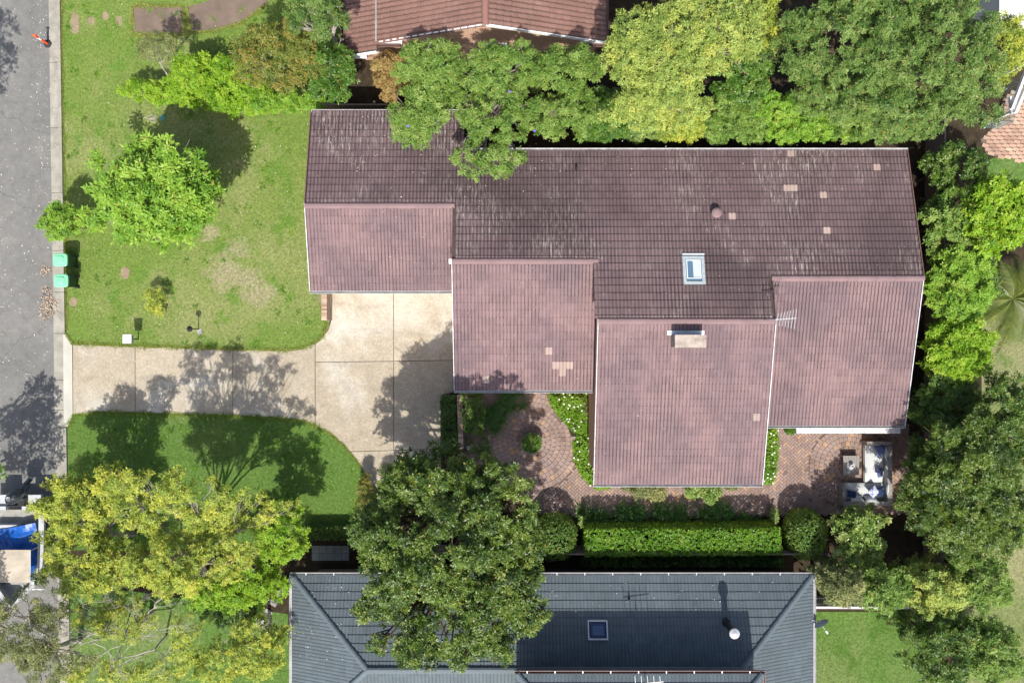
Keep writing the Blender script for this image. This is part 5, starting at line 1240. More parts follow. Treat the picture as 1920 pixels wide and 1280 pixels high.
# ------------------------------------------------------------------ street things
def bin_(px, py, label):
    x, y = P(px, py, 1.07); o = thing('wheelie_bin', label, 'bin', (x, y, 0.0), 'bins at the kerb')
    mb = MB(); a, b, c, d = 0.25, 0.23, 0.30, 0.275
    mb.hexa([(x-a, y-b, 0.06), (x+a-0.03, y-b, 0.06), (x+a-0.03, y+b, 0.06), (x-a, y+b, 0.06), (x-c, y-d, 0.98), (x+c, y-d, 0.98), (x+c, y+d, 0.98), (x-c, y+d, 0.98)]); part('body', mb, M_BIN, o)
    mb = MB(); c, d = 0.335, 0.30
    n = 20; ring = []
    for k in range(n):
        t = 2*PI*k/n; sx = math.copysign(abs(math.cos(t))**0.45, math.cos(t)); sy = math.copysign(abs(math.sin(t))**0.45, math.sin(t)); ring.append((sx, sy))
    levels = [(1.0, 0.985), (1.0, 1.03), (0.90, 1.055), (0.62, 1.06), (0.55, 1.085), (0.30, 1.10)]
    vs = [(x+c*s*u, y+d*s*v, z+0.012*u) for s, z in levels for u, v in ring]
    fs = [(i*n+k, i*n+(k+1) % n, (i+1)*n+(k+1) % n, (i+1)*n+k) for i in range(len(levels)-1) for k in range(n)]+[tuple(range((len(levels)-1)*n, len(levels)*n)), tuple(range(n-1, -1, -1))]
    mb.add(vs, fs); li = part('lid', mb, M_LID, o)
    for c, d in (((x-0.20, y, 1.075), (0.10, 0.34, 0.015)), ((x+0.12, y-0.11, 1.108), (0.09, 0.05, 0.012)), ((x+0.12, y+0.11, 1.108), (0.09, 0.05, 0.012))): mb = MB(); mb.box(c, d); part('lid_rib', mb, M_LID, li)
    mb = MB(); mb.tube([(x+0.345, y-0.25, 0.99), (x+0.345, y+0.25, 0.99)], 0.018, 8); part('handle', mb, M_BIN, o)
    for s in (-1, 1): mb = MB(); mb.tube([(x+0.22, y+s*0.22, 0.10), (x+0.22, y+s*0.28, 0.10)], 0.10, 14); part('wheel', mb, M_RUBBER, o)
    return o
bin_(112, 487, 'green wheelie bin on the kerb nearer the small verge tree'); bin_(113.5, 526, 'green wheelie bin on the kerb nearer the dead leaf pile')
def bollard(bx_, by_, label, lean=(0, 0)):
    x, y = P(bx_, by_); o = thing('bollard', label, 'bollard', (x, y, 0.012), 'orange bollards by the road')
    mb = MB(); mb.lathe((x, y, 0.014), [(0.20, 0), (0.20, 0.03), (0.16, 0.06), (0.06, 0.08)], 6); part('base', mb, M_RUBBER, o)
    mb = MB(); mb.lathe((x, y, 0.05), [(0.055, 0.03), (0.05, 0.98), (0.02, 0.99)], 14); po_ = part('post', mb, M_ORANGE, o)
    mb = MB(); mb.lathe((x, y, 0.05), [(0.060, 0.55), (0.060, 0.75)], 14); part('reflective_band', mb, M_REFL, po_)
    mb = MB(); mb.tube([(x-0.09, y, 1.07), (x+0.09, y, 1.07)], 0.04, 10); part('handle', mb, M_ORANGE, o)
bollard(90.5, 83, 'orange bollard with white band standing in the clear at the kerb')
bollard(124, 438, 'orange bollard peeping out under the small verge tree')
# letterbox
lx, ly = P(260, 635.5); o = thing('letterbox', 'white topped letterbox on a thin post beside the driveway', 'letterbox', (lx, ly, 0.02))
mb = MB(); mb.box((lx, ly, 0.42), (0.05, 0.05, 0.82)); part('post', mb, M_BLACK, o)
mb = MB(); mb.box((lx, ly, 0.955), (0.32, 0.36, 0.26)); part('box', mb, M_FENCEW, o)
mb = MB(); mb.box((lx, ly, 1.10), (0.385, 0.40, 0.035)); part('lid', mb, M_WHITE, o)
mb = MB(); mb.box((lx-0.163, ly, 1.0), (0.008, 0.22, 0.03)); part('slot', mb, M_BLACK, o)
# garden lamp post
lx, ly = P(373, 617); o = thing('garden_lamp', 'black lantern lamp on a thin post in the front lawn', 'lamp', (lx, ly, 0.02))
mb = MB(); mb.tube([(lx, ly, 0.0), (lx, ly, 0.86)], 0.022, 8); part('post', mb, M_BLACK, o)
mb = MB(); mb.lathe((lx, ly, 0.86), [(0.04, 0), (0.075, 0.02), (0.10, 0.20)], 4); part('lantern', mb, M_GLASSB, o)
mb = MB(); mb.lathe((lx, ly, 1.062), [(0.14, 0), (0.13, 0.02), (0.03, 0.10), (0.01, 0.12)], 8); part('cap', mb, M_BLACK, o)
mb = MB(); mb.box((lx+0.05, ly-0.12, 0.025), (0.24, 0.24, 0.015), 0.4); part('footing', mb, M_GREY, o)
# green service pit, sticks
x, y = P(305.5, 222); mb = MB(); mb.box((x, y, 0.04), (0.24, 0.24, 0.05), PI/4); po_ = solo('service_pit', mb, M_TEAL, 'small square teal service pit lid at the edge of the lime hedge', 'pit lid', (x, y, 0.02))
o = thing('fallen_sticks', 'grey fallen sticks on the grass beside the teal pit lid', 'branch', (*P(282, 223), 0.02)); rng = rng_of(77)
mb = MB()
x, y = P(282, 223)
for i in range(5): mb.tube([(x-0.32+0.1*i, y+rng.normal(0, 0.05), 0.03), (x+rng.uniform(-0.1, 0.3), y+rng.normal(0, 0.07), 0.07), (x+0.28, y+rng.normal(0, 0.1), 0.04)], [0.012, 0.016, 0.006], 5)
part('stick', mb, M_BARKW, o, kind='stuff')
# leaf litter
def litter(name, pts, n, m, seed, l=0.07, z=0.02, w=0.04, weight=None, kind='stuff', label=None):
    rng = rng_of(seed); p = scatter(rng, poly(pts), n)
    q = np.column_stack([p, np.full(len(p), z)]); nn = unit(np.tile([0, 0, 1.0], (len(p), 1))+rng.normal(0, 0.25, (len(p), 3)))
    v, f, t = sprigs(rng, q, nn, 1, l, w, rng.random(len(p)), (-0.05, 0.25), 0.5); v[:, 2] = np.maximum(v[:, 2], z-0.004)
    o = put(name, np_mesh(name, v, f, t, m), None, (0, 0, 0), label, kind); TRIS[0] += 2*len(f); return o
litter('leaf_litter', [(-60, -40), (92, -40), (96, 640), (104, 900), (-60, 900)], 6, L_LITTER, 201, 0.075, 0.02, 0.03)
litter('leaf_litter', [(60, -20), (108, -20), (118, 480), (86, 480)], 16, L_LITTER, 202, 0.06, 0.036, 0.03)
litter('leaf_litter', [(120, 0), (580, 0), (580, 640), (140, 640)], 1.2, L_LITTER, 203, 0.06, 0.06, 0.03)
litter('leaf_litter', [(138, 650), (590, 660), (620, 560), (848, 560), (848, 735), (690, 880), (560, 785), (138, 775)], 2.6, L_LITTER, 206, 0.05, 0.046, 0.022)
litter('leaf_litter', [(660, 740), (826, 740), (826, 880), (690, 890)], 9, L_DEAD, 207, 0.06, 0.046, 0.028)
litter('leaf_litter', [(905, 800), (1070, 800), (1090, 960), (905, 960)], 7, L_DEAD, 208, 0.06, 0.065, 0.028)
def weeds(pts, n, seed):
    rng = rng_of(seed); p = scatter(rng, poly(pts), n); q = np.repeat(p, 7, 0)+rng.normal(0, 0.09, (len(p)*7, 2)); N = len(q)
    v, f, t = sprigs(rng, np.column_stack([q, np.full(N, 0.03)]), unit(np.tile([0, 0, 1.0], (N, 1))+rng.normal(0, 0.2, (N, 3))), 6, 0.085, 0.028, np.repeat(rng.uniform(0, 0.75, len(p)), 7), (0.0, 0.5)); v[:, 2] = np.maximum(v[:, 2], 0.022)
    put('weeds', np_mesh('weeds', v, f, t, L_HEDGE), None, (0, 0, 0), None, 'stuff'); TRIS[0] += 2*len(f)
weeds(L1, 0.7, 209); weeds(L2, 1.1, 210)
def pile(cx, cy, rx, ry, n, seed):
    rng = rng_of(seed); a = rng.uniform(0, 2*PI, n); r = np.sqrt(rng.random(n))*(0.8+0.25*np.sin(3*a+1))
    p = np.array([P(cx+rx*q*math.cos(b), cy+ry*q*math.sin(b)) for b, q in zip(a, r)]); z = 0.03+0.08*(1-r.clip(0, 1))*rng.random(n)
    v, f, t = sprigs(rng, np.column_stack([p, z]), unit(np.tile([0, 0, 1.0], (n, 1))+rng.normal(0, 0.5, (n, 3))), 1, 0.11, 0.045, rng.random(n)); v[:, 2] = np.maximum(v[:, 2], 0.02)
    put('leaf_pile', np_mesh('leaf_pile', v, f, t, L_DEAD), None, (0, 0, 0), None, 'stuff')
pile(92, 572, 22, 34, 430, 204); pile(86, 507, 11, 11, 75, 205)
def roof_litter(root, pts, n, zfun, seed, m=L_LITTER, l=0.055):
    rng = rng_of(seed); q = rng.uniform(0, 1, (n, 2)); x0, y0, x1, y1 = pts; out = []
    for u, v in q:
        px, py = x0+(x1-x0)*u, y0+(y1-y0)*v; z = 3.5
        for _ in range(5): z = zfun((640-py)/F*(H-z))
        out.append((*P(px, py, z), z+0.055))
    v, f, t = sprigs(rng, np.array(out), unit(np.tile([0, 0.2, 1.0], (n, 1))+rng.normal(0, 0.2, (n, 3))), 1, l, l*0.45, rng.random(n), (-0.05, 0.3), 0.6)
    put('leaf_litter', np_mesh('leaf_litter', v-np.array(wl(root)), f, t, m), root, None, None, 'stuff')
roof_litter(hg, (560, 1085, 660, 1240), 50, gz, 221); roof_litter(hg, (980, 1085, 1500, 1145), 45, gz, 222); roof_litter(hg, (600, 1085, 1060, 1140), 70, gz, 223, L_DEAD)
roof_litter(house, (590, 215, 1690, 380), 190, zb, 224, L_LITTER, 0.05); roof_litter(house, (600, 215, 1010, 330), 110, zb, 225, L_DEAD, 0.06)
roof_litter(house, (860, 500, 1110, 725), 40, lambda y: zf('m', y), 226, L_LITTER, 0.045); roof_litter(house, (1130, 610, 1430, 900), 50, lambda y: zf('l', y), 227, L_LITTER, 0.045); roof_litter(house, (600, 390, 840, 540), 45, lambda y: zf('g', y), 228, L_LITTER, 0.045)
# stepping stones by the grey house
st = thing('stepping_stones', 'row of square grey stepping stones beside the grey roof', 'stepping stones', (*P(506, 1133), 0.0))
for i, (px, py, a) in enumerate(((527, 1110, 0.65), (514, 1127, 0.5), (502, 1149, 0.6), (489, 1166, 0.5))):
    x, y = P(px, py); mb = MB(); mb.box((x, y, 0.03), (0.36, 0.36, 0.06), -a); part('stone', mb, M_GREY, st)
mb = MB(); x, y = P(620, 1035)
pv = struct('path_paving', MB().add([(*P(580, 1014), 0.012), (*P(580, 1056), 0.012), (*P(665, 1056), 0.012), (*P(665, 1014), 0.012)], [(0, 1, 2, 3)]), M_SOIL)
for i in range(5):
    for j in range(2):
        mb = MB(); a = P(592+14*i, 1029+14*j); mb.box((a[0], a[1], 0.025), (0.335, 0.335, 0.04)); put('paver', mb.mesh('paver', M_GREY), pv)
x, y = P(541, 1098, 0.5); mb = MB(); mb.lathe((x, y, 0), [(0.22, 0), (0.27, 0.4), (0.28, 0.44), (0.24, 0.44), (0.22, 0.05), (0.02, 0.04)], 16); solo('garden_tub', mb, M_LID, 'bright green garden tub at the corner of the grey roof', 'tub', (x, y, 0))

# boat on its trailer
bcx = P(26, 1000, 1.2)[0]; ys = P(0, 948, 1.2)[1]; yb_ = P(0, 1135, 1.2)[1]
boat = thing('boat', 'white open motor boat on a trailer at the roadside, stern towards the driveway', 'boat', (bcx, (ys+yb_)/2, 0.35))
secs = []
for i in range(11):
    t = i/10; y = ys+(yb_-ys)*t; hw = 1.3*(1-max(0, (t-0.5)/0.5)**2.2*0.97); zt = 1.15+0.22*t*t; zk = 0.42+0.35*max(0, (t-0.7)/0.3)**2
    secs.append([(bcx-hw, y, zt), (bcx-hw*0.9, y, zk+0.32), (bcx, y, zk), (bcx+hw*0.9, y, zk+0.32), (bcx+hw, y, zt)])
mb = MB(); vs = [p for s in secs for p in s]
mb.add(vs, [(i*5+j, i*5+j+1, (i+1)*5+j+1, (i+1)*5+j) for i in range(10) for j in range(4)]+[(0, 4, 3, 2, 1)])
part('hull', mb, M_HULL, boat)
mb = MB()
for s in (-1, 1):
    for i in range(10):
        e0, e1 = secs[i][0 if s < 0 else 4], secs[i+1][0 if s < 0 else 4]
        w0 = min(0.20, abs(e0[0]-bcx)*0.9); w1 = min(0.20, abs(e1[0]-bcx)*0.9)
        q = [(e0[0]-s*w0, e0[1], e0[2]), (e0[0]+s*0.04, e0[1], e0[2]), (e1[0]+s*0.04, e1[1], e1[2]), (e1[0]-s*w1, e1[1], e1[2])]
        if s < 0: q = q[::-1]
        mb.hexa([(a, b, c-0.05) for a, b, c in q]+[(a, b, c+0.02) for a, b, c in q])
part('gunwale', mb, M_HULL, boat)
mb = MB(); mb.box((bcx, (ys+yb_)/2+0.3, 0.80), (1.9, 3.4, 0.04)); part('floor', mb, M_GREY, boat)
for s, lab in ((-1, None), (1, None)):
    mb = MB(); mb.box((bcx+s*0.74, ys+0.16, 0.98), (0.78, 0.62, 0.16)); mb.box((bcx+s*0.74, ys-0.10, 1.13), (0.76, 0.16, 0.14)); part('swim_platform', mb, M_HULL, boat)
mb = MB(); mb.box((bcx, ys-0.02, 0.85), (0.72, 0.10, 0.5)); part('transom', mb, M_BLACK, boat)
mb = MB(); mb.box((bcx-0.35, ys-1.1, 1.02), (1.0, 0.5, 0.42)); part('bench', mb, M_HULL, boat)
mb = MB(); mb.bar((bcx+1.13, ys-1.2, 1.24), (bcx+1.13, ys-2.6, 1.3), 0.03); part('rail', mb, M_STEEL, boat)
ob = thing('outboard_motor', 'dark outboard motor tilted up on the stern of the white boat', 'motor', (bcx+0.1, ys+0.35, 1.0))
om = P3(28, 930, 1.5)
mb = MB(); ring = []
for i, (q, r_) in enumerate(((-0.40, 0.12), (-0.33, 0.30), (-0.10, 0.40), (0.16, 0.37), (0.32, 0.25), (0.38, 0.08))):
    ring.append([(om.x+q*0.9, om.y+q*0.35+r_*math.cos(2*PI*k/16)*0.85, 1.45+r_*math.sin(2*PI*k/16)*0.95) for k in range(16)])
mb.add([p for r in ring for p in r], [(i*16+k, i*16+(k+1) % 16, (i+1)*16+(k+1) % 16, (i+1)*16+k) for i in range(5) for k in range(16)]+[tuple(range(15, -1, -1)), tuple(range(80, 96))])
part('cowling', mb, M_COWL, ob, smooth=True)
mb = MB(); mb.lathe((om.x-0.08, om.y-0.05, 1.83), [(0.10, 0), (0.10, 0.03), (0.02, 0.035)], 14); part('emblem_disc', mb, M_STEEL, ob)
mb = MB(); lg = P3(55, 906, 1.0); mb.bar((om.x+0.25, om.y+0.1, 1.4), (lg.x, lg.y, 1.05), 0.20, 0.16); mb.bar((lg.x-0.1, lg.y, 1.05), (lg.x+0.06, lg.y+0.22, 1.0), 0.12, 0.3); part('leg', mb, M_COWL, ob)
mb = MB()
for k in range(3): mb.bar((lg.x+0.05, lg.y+0.24, 0.98), (lg.x+0.05+0.15*math.cos(k*2.1), lg.y+0.24, 0.98+0.15*math.sin(k*2.1)), 0.07, 0.02)
part('propeller', mb, M_STEEL, ob)
mb = MB(); mb.box((om.x+0.18, om.y-0.30, 1.15), (0.3, 0.35, 0.4)); part('bracket', mb, M_BLACK, ob)
# tarp
rng = rng_of(210); n = 16; vs, fs = [], []
tx_0, tx_1 = bcx-1.1, bcx+0.98; t_y0, t_y1 = ys-0.75, ys-3.3
for i in range(n+1):
    for j in range(n+1):
        u, v = i/n, j/n; x = tx_0+(tx_1-tx_0)*u; y = t_y0+(t_y1-t_y0)*v+0.5*(1-u)*(1-v)*-0.8
        z = 1.16+0.20*math.sin(PI*u)+0.05*math.sin(9*u+5*v)+0.04*math.sin(13*v-4*u)+rng.normal(0, 0.012)
        vs.append((x, y, z))
fs = [(i*(n+1)+j, i*(n+1)+j+1, (i+1)*(n+1)+j+1, (i+1)*(n+1)+j) for i in range(n) for j in range(n)]
mb = MB(); mb.add(vs, fs); tp = solo('tarpaulin', mb, M_TARP, 'crumpled blue tarpaulin spread over the boat', 'tarp', (bcx, ys-2, 1.2)); tp.modifiers.new('thickness', 'SOLIDIFY').thickness = 0.01
c0 = P(-60, 1030, 1.9); c1 = P(57, 1091, 1.9)
cv = thing('canopy', 'beige canvas canopy on poles over the boat', 'canopy', (c0[0], c1[1], 0.9))
mb = MB(); vs = [(c0[0]+(c1[0]-c0[0])*i/8, c0[1]+(c1[1]-c0[1])*j/6, 1.9+0.03*math.sin(i*1.3)*math.sin(j*1.1)) for i in range(9) for j in range(7)]
mb.add(vs, [(i*7+j, i*7+j+1, (i+1)*7+j+1, (i+1)*7+j)[::-1] for i in range(8) for j in range(6)]); cc = part('canvas', mb, M_CANVAS, cv); cc.modifiers.new('thickness', 'SOLIDIFY').thickness = 0.02
for x in (c0[0]+0.1, c1[0]-0.03):
    for y in (c0[1]-0.05, c1[1]+0.05): mb = MB(); mb.tube([(x, y, 1.0), (x, y, 1.88)], 0.018, 6); part('pole', mb, M_STEEL, cv)
mb = MB(); mb.bar((c1[0]+0.01, c0[1], 1.91), (c1[0]+0.01, c1[1]-0.1, 1.91), 0.035); part('frame_bar', mb, M_STEEL, cv)
tr_ = thing('boat_trailer', 'galvanised boat trailer under the white boat', 'trailer', (bcx, (ys+yb_)/2, 0.012))
mb = MB()
for s in (-1, 1): mb.bar((bcx+s*0.6, ys-0.1, 0.40), (bcx+s*0.6, yb_+0.8, 0.40), 0.06, 0.10); mb.bar((bcx+s*0.6, yb_+0.8, 0.40), (bcx, yb_+0.15, 0.40), 0.06, 0.10)
for q in (0.5, 2.2, 4.0): mb.bar((bcx-0.9, ys-q, 0.36), (bcx+0.9, ys-q, 0.36), 0.06, 0.06)
part('frame', mb, M_STEEL, tr_)
for s in (-1, 1):
    mb = MB(); mb.tube([(bcx+s*0.92, ys-2.2, 0.312), (bcx+s*1.10, ys-2.2, 0.312)], 0.30, 18); wh = part('wheel', mb, M_RUBBER, tr_)
    mb = MB(); mb.tube([(bcx+s*0.915, ys-2.2, 0.312), (bcx+s*1.105, ys-2.2, 0.312)], 0.17, 14); part('rim', mb, M_STEEL, wh)
    mb = MB(); mb.box((bcx+s*1.01, ys-2.2, 0.66), (0.24, 0.8, 0.03)); part('mudguard', mb, M_STEEL, tr_)

# far right corner: paving, pool fence, pergola, white roof
PV = [(1838, 262), (1860, 240), (1888, 180), (2000, 120), (2000, 330), (1920, 308), (1880, 297), (1850, 290)]
pv2 = sheet('patio_paving', poly(PV), 0.012, M_MORTAR); rnd = random.Random(8); PVp = poly(PV); cnt = 0
lo = np.array(PVp).min(0); hi = np.array(PVp).max(0); v2 = []
for i in range(6): mb = MB(); mb.box((0, 0, 0), (1, 1, 1), t=(i+0.5)/6); v2.append(mb.mesh('brick', M_PAVER2))
for i in range(40):
    for j in range(50):
        x = lo[0]+0.32*i+(0.16 if j % 2 else 0); y = lo[1]+0.175*j; xr = x+0.15*(y-lo[1])
        if x < hi[0] and in_poly(np.array([[xr, y]]), PVp)[0] and 960+xr*40.35 < 1935 and cnt < 300:
            cnt += 1; place('brick', v2[rnd.randrange(6)], pv2, Matrix.Translation((xr, y, 0.033)) @ Matrix.Rotation(-0.30, 4, 'Z') @ Matrix.Diagonal((0.30, 0.16, 0.04, 1)))
pg = thing('glass_fence', 'frameless glass pool fence beside the salmon paving', 'fence', (*P(1862, 235), 0))
for (a, b) in (((1838, 240), (1866, 243)), ((1868, 243), (1882, 205)), ((1883, 202), (1884, 160))):
    pa, pb = P(*a), P(*b); mb = MB(); mb.bar((*pa, 0.66), (*pb, 0.66), 0.012, 1.2); pn = part('panel', mb, M_CLEAR, pg)
    mb = MB()
    for t in (0.2, 0.8): mb.box((pa[0]+(pb[0]-pa[0])*t, pa[1]+(pb[1]-pa[1])*t, 0.07), (0.06, 0.06, 0.14))
    part('spigot', mb, M_STEEL, pn)
pe = thing('pergola', 'white timber pergola beams over the salmon paving', 'pergola', (*P(1910, 190), 0))
for (a, b) in (((1896, 205), (1935, 105)), ((1903, 212), (1945, 112))):
    pa, pb = P3(*a, 2.4), P3(*b, 2.4); mb = MB(); mb.bar(pa, pb, 0.11, 0.2); part('beam', mb, M_WHITE, pe)
for (a, b) in (((1894, 182), (1897, 214)),):
    pa, pb = P3(*a, 2.2), P3(*b, 2.2); mb = MB(); mb.bar(pa, pb, 0.10, 0.16); part('rafter', mb, M_WHITE, pe)
for q in (P(1900, 208, 2.2), P(1938, 110, 2.2)): mb = MB(); mb.box((*q, 1.1), (0.11, 0.11, 2.2)); part('post', mb, M_WHITE, pe)
sh = thing('shed', 'garden building with white ribbed metal roof beyond the trees', 'shed', (*P(1930, 0), 0))
a = P(1876, 30, 2.8); b = P(2040, -60, 2.8)
mb = MB(); mb.box(((a[0]+b[0])/2, (a[1]+b[1])/2, 1.3), (b[0]-a[0]-0.6, b[1]-a[1]-0.6, 2.6)); part('wall', mb, M_WHITE, sh)
mb = MB(); mb.box(((a[0]+b[0])/2, (a[1]+b[1])/2, 2.70), (b[0]-a[0], b[1]-a[1], 0.05)); sr = part('roof', mb, M_WHITE, sh)
n = int((b[0]-a[0])/0.2); mb = MB()
for i in range(n): mb.box((a[0]+0.2*i+0.08, (a[1]+b[1])/2, 2.74), (0.04, b[1]-a[1]-0.02, 0.03))
part('roof_rib', mb, M_WHITE, sr, kind='stuff')

# ------------------------------------------------------------------ trees
def T(name, label, spec, leafm, seed, cat='tree', base=None, group=None, **kw):
    """spec: (photo x, photo y, height z, rx px, ry px, rz m, n lobes) crowns or (photo x, y, z, r m) single lobes"""
    rng = rng_of(seed+5000); bl = []
    for s in spec:
        if len(s) >= 7:
            px, py, z, rx, ry, rz, n = s[:7]; k = (H-z)/F; x, y = P(px, py, z)
            bl += lobes(rng, (x, y, z), (rx*k, ry*k, rz), n, kw.get('rs', (0.20, 0.34)))
        else:
            px, py, z, r = s; bl.append((*P(px, py, z), z, r, rng.uniform(0.65, 0.9)))
    kw.pop('rs', None)
    gap = kw.pop('gap', 0.08); full = list(bl)
    bl = clumps(rng, bl, gap)
    kw['lobes_'] = full
    for q_ in ('l', 'w'):
        if q_ in kw: kw[q_] *= 0.70
    if base is None: b = np.mean([q[:2] for q in bl], axis=0); base = (b[0], b[1], 0)
    elif len(base) == 2: base = (*P(*base), 0)
    return plant(name, label, cat, base, bl, leafm, seed, group=group, **kw)

T('feathery_tree', 'bright green tree with feathery rosettes on the front lawn', [(292, 362, 4.2, 112, 104, 1.5, 44), (235, 400, 3.9, 50, 55, 0.9, 8), (182, 300, 3.6, 0.45), (178, 405, 3.5, 0.55), (185, 420, 3.3, 0.45), (350, 420, 3.6, 0.6), (310, 450, 3.5, 0.5), (385, 350, 3.8, 0.6)], L_LIME, 1, gap=0.0, k=8, l=0.30, w=0.10, cover=0.85, up=0.75, jit=0.4, tilt=(-0.25, 0.35), tr=0.13, depth=0.55, bark=M_BARKG)
T('small_tree', 'small round olive green street tree overhanging the kerb', [(120, 416, 2.0, 44, 38, 0.75, 20)], L_LIME, 2, gap=0.0, k=5, l=0.14, w=0.065, cover=1.2, tr=0.05)
T('shrub', 'small yellow tipped shrub standing alone on the front lawn', [(290, 560, 0.7, 22, 26, 0.5, 12), (300, 585, 0.4, 0.25), (283, 582, 0.4, 0.22)], L_YEL, 3, cat='shrub', k=5, l=0.10, w=0.04, cover=0.7, tr=0.03, stem='stem', crown='foliage')
T('thin_tree', 'thin grey barked tree with sparse fine leaves beside the pebble driveway', [(293, 92, 2.6, 46, 34, 0.7, 16)], L_GREY, 4, base=(318, 150), k=4, l=0.11, w=0.04, cover=0.45, tr=0.05, bark=M_BARKW, twig=1.0)
T('hedge_shrub', 'lime green rounded shrub mass along the side boundary', [(402, 158, 1.6, 102, 56, 0.8, 34), (440, 200, 1.1, 66, 20, 0.5, 14), (470, 182, 1.3, 60, 34, 0.8, 16), (322, 178, 1.1, 44, 26, 0.6, 10)], L_HLIME, 5, cat='shrub', k=5, l=0.13, w=0.065, cover=1.2, tr=0.06, stem='stem', crown='foliage')
T('hedge_shrub', 'smaller yellow-green shrub at the street end of the side boundary', [(272, 168, 1.1, 46, 22, 0.6, 16)], L_HLIME, 6, cat='shrub', k=5, l=0.11, w=0.05, cover=1.0, tr=0.04, stem='stem', crown='foliage')
T('bronze_tree', 'bronze and olive leaved tree above the lime shrub', [(525, 105, 4.0, 92, 78, 1.4, 30)], L_BRGRN, 7, k=6, l=0.19, w=0.06, cover=0.75, tr=0.10, bark=M_BARKG, tilt=(-0.4, 0.3))
T('hedge_shrub', 'bright green shrub below the bronze tree at the house end of the lime hedge', [(535, 194, 1.5, 78, 24, 0.8, 22)], L_LIME, 70, cat='shrub', k=5, l=0.13, w=0.06, cover=1.1, tr=0.05, stem='stem', crown='foliage')
T('dark_tree', 'dark grey-green tree at the corner of the red roofed house', [(595, 28, 5.2, 62, 52, 1.4, 22)], L_FINE, 8, k=5, l=0.14, w=0.05, cover=0.8, tr=0.12, bark=M_BARKW, twig=0.9)
T('green_tree', 'deep green glossy tree in front of the red roofed house corner', [(622, 138, 3.4, 56, 58, 1.2, 24)], L_DEEP, 9, k=5, l=0.15, w=0.075, cover=1.1, tr=0.09)
T('bare_branches', 'bare pale branches reaching out between the bronze and glossy trees', [(600, 100, 4.3, 0.25), (585, 120, 4.2, 0.22), (640, 70, 4.4, 0.2)], L_GREY, 10, base=(640, 140), k=4, l=0.08, w=0.03, cover=0.1, tr=0.05, bark=M_BARKW, twig=1.0)
T('rust_shrub', 'rust brown leaved shrub against the red brick wall', [(735, 140, 2.2, 42, 50, 1.0, 18)], L_BROWN, 12, cat='shrub', k=5, l=0.12, w=0.05, cover=1.0, tr=0.05, stem='stem', crown='foliage')
T('rust_shrub', 'darker brown shrub in the shade under the white barge board', [(840, 92, 1.2, 44, 24, 0.8, 12)], L_BROWN, 13, cat='shrub', k=5, l=0.12, w=0.05, cover=0.9, tr=0.05, stem='stem', crown='foliage')
T('overhanging_tree', 'mid green tree hanging over the garage roof', [(812, 128, 5.2, 72, 58, 1.3, 26), (785, 215, 4.9, 64, 66, 1.0, 18), (760, 260, 4.7, 0.5), (815, 190, 5, 40, 50, 0.8, 8)], L_MID, 14, k=5, l=0.15, w=0.055, cover=0.9, tr=0.13, base=(830, 190), bark=M_BARKG)
T('overhanging_tree', 'mid green tree hanging over the notch in the back roof', [(950, 130, 5.4, 84, 56, 1.3, 28), (950, 215, 5.3, 80, 62, 1.1, 20), (880, 190, 4.5, 50, 55, 0.8, 12), (938, 300, 5.0, 50, 38, 0.7, 12), (872, 300, 4.8, 34, 30, 0.5, 7), (890, 260, 4.9, 0.45), (890, 325, 4.8, 0.35)], L_MID, 15, k=5, l=0.15, w=0.055, cover=0.9, tr=0.14, base=(960, 190), bark=M_BARKG)
T('overhanging_tree', 'slightly darker green tree between the brick gable and back roof', [(1060, 132, 5.0, 70, 52, 1.2, 26), (1060, 215, 4.4, 78, 52, 1.0, 20)], L_MID, 16, k=5, l=0.15, w=0.055, cover=0.95, tr=0.12, base=(1050, 190))
T('tall_pale_tree', 'tall pale lime tree with visible forked branches', [(1230, 110, 7.0, 110, 110, 1.6, 38), (1330, 60, 7.4, 110, 90, 1.4, 30), (1240, 205, 6.2, 110, 46, 1.0, 16)], L_PALE, 17, k=6, l=0.16, w=0.055, cover=0.62, tr=0.20, base=(1265, 140), bark=M_BARKG, twig=0.8, tilt=(-0.3, 0.4))
T('yellow_tree', 'yellow leaved side of the canopy above the dark glossy shrub', [(1415, 60, 6.8, 56, 66, 1.1, 18)], L_YEL, 18, k=5, l=0.15, w=0.055, cover=0.6, tr=0.10, base=(1380, 120), bark=M_BARKG, twig=0.8)
T('glossy_tree', 'dark glossy tree below the yellow canopy', [(1395, 150, 4.5, 62, 50, 1.2, 20)], L_DEEP, 19, k=5, l=0.14, w=0.075, cover=1.1, tr=0.09)
for i, (px, py, rx, ry, z, lm, lab) in enumerate((
    (1135, 232, 52, 38, 2.6, L_DEEP, 'deep green boundary shrub nearest the overhanging trees'),
    (1205, 238, 42, 30, 2.4, L_FINE, 'dark olive boundary shrub between deep green and yellow ones'),
    (1272, 240, 50, 32, 2.8, L_YEL, 'yellowish boundary shrub below the tall pale tree'),
    (1375, 240, 62, 34, 2.8, L_MID, 'smooth rounded mid green boundary shrub'),
    (1500, 238, 80, 36, 2.8, L_LIME, 'bright lime boundary shrub in the middle of the back eave'),
    (1600, 236, 60, 32, 3.0, L_MID, 'mottled green boundary shrub under the large olive tree'),
    (1690, 240, 66, 32, 3.4, L_FINE, 'olive boundary shrub at the back corner of the long roof'))):
    T('boundary_shrub', lab, [(px, py, z, rx*1.15, ry, 1.0, 30), (px-10, py-34, z+0.6, rx*1.15, ry, 1.0, 20)], lm, 20+i, cat='shrub', group='shrubs along the back boundary', k=5, l=0.12, w=0.06, cover=1.15, tr=0.07, base=(960+(px-960)*0.93, 640+(py-640)*0.93), stem='stem', crown='foliage')
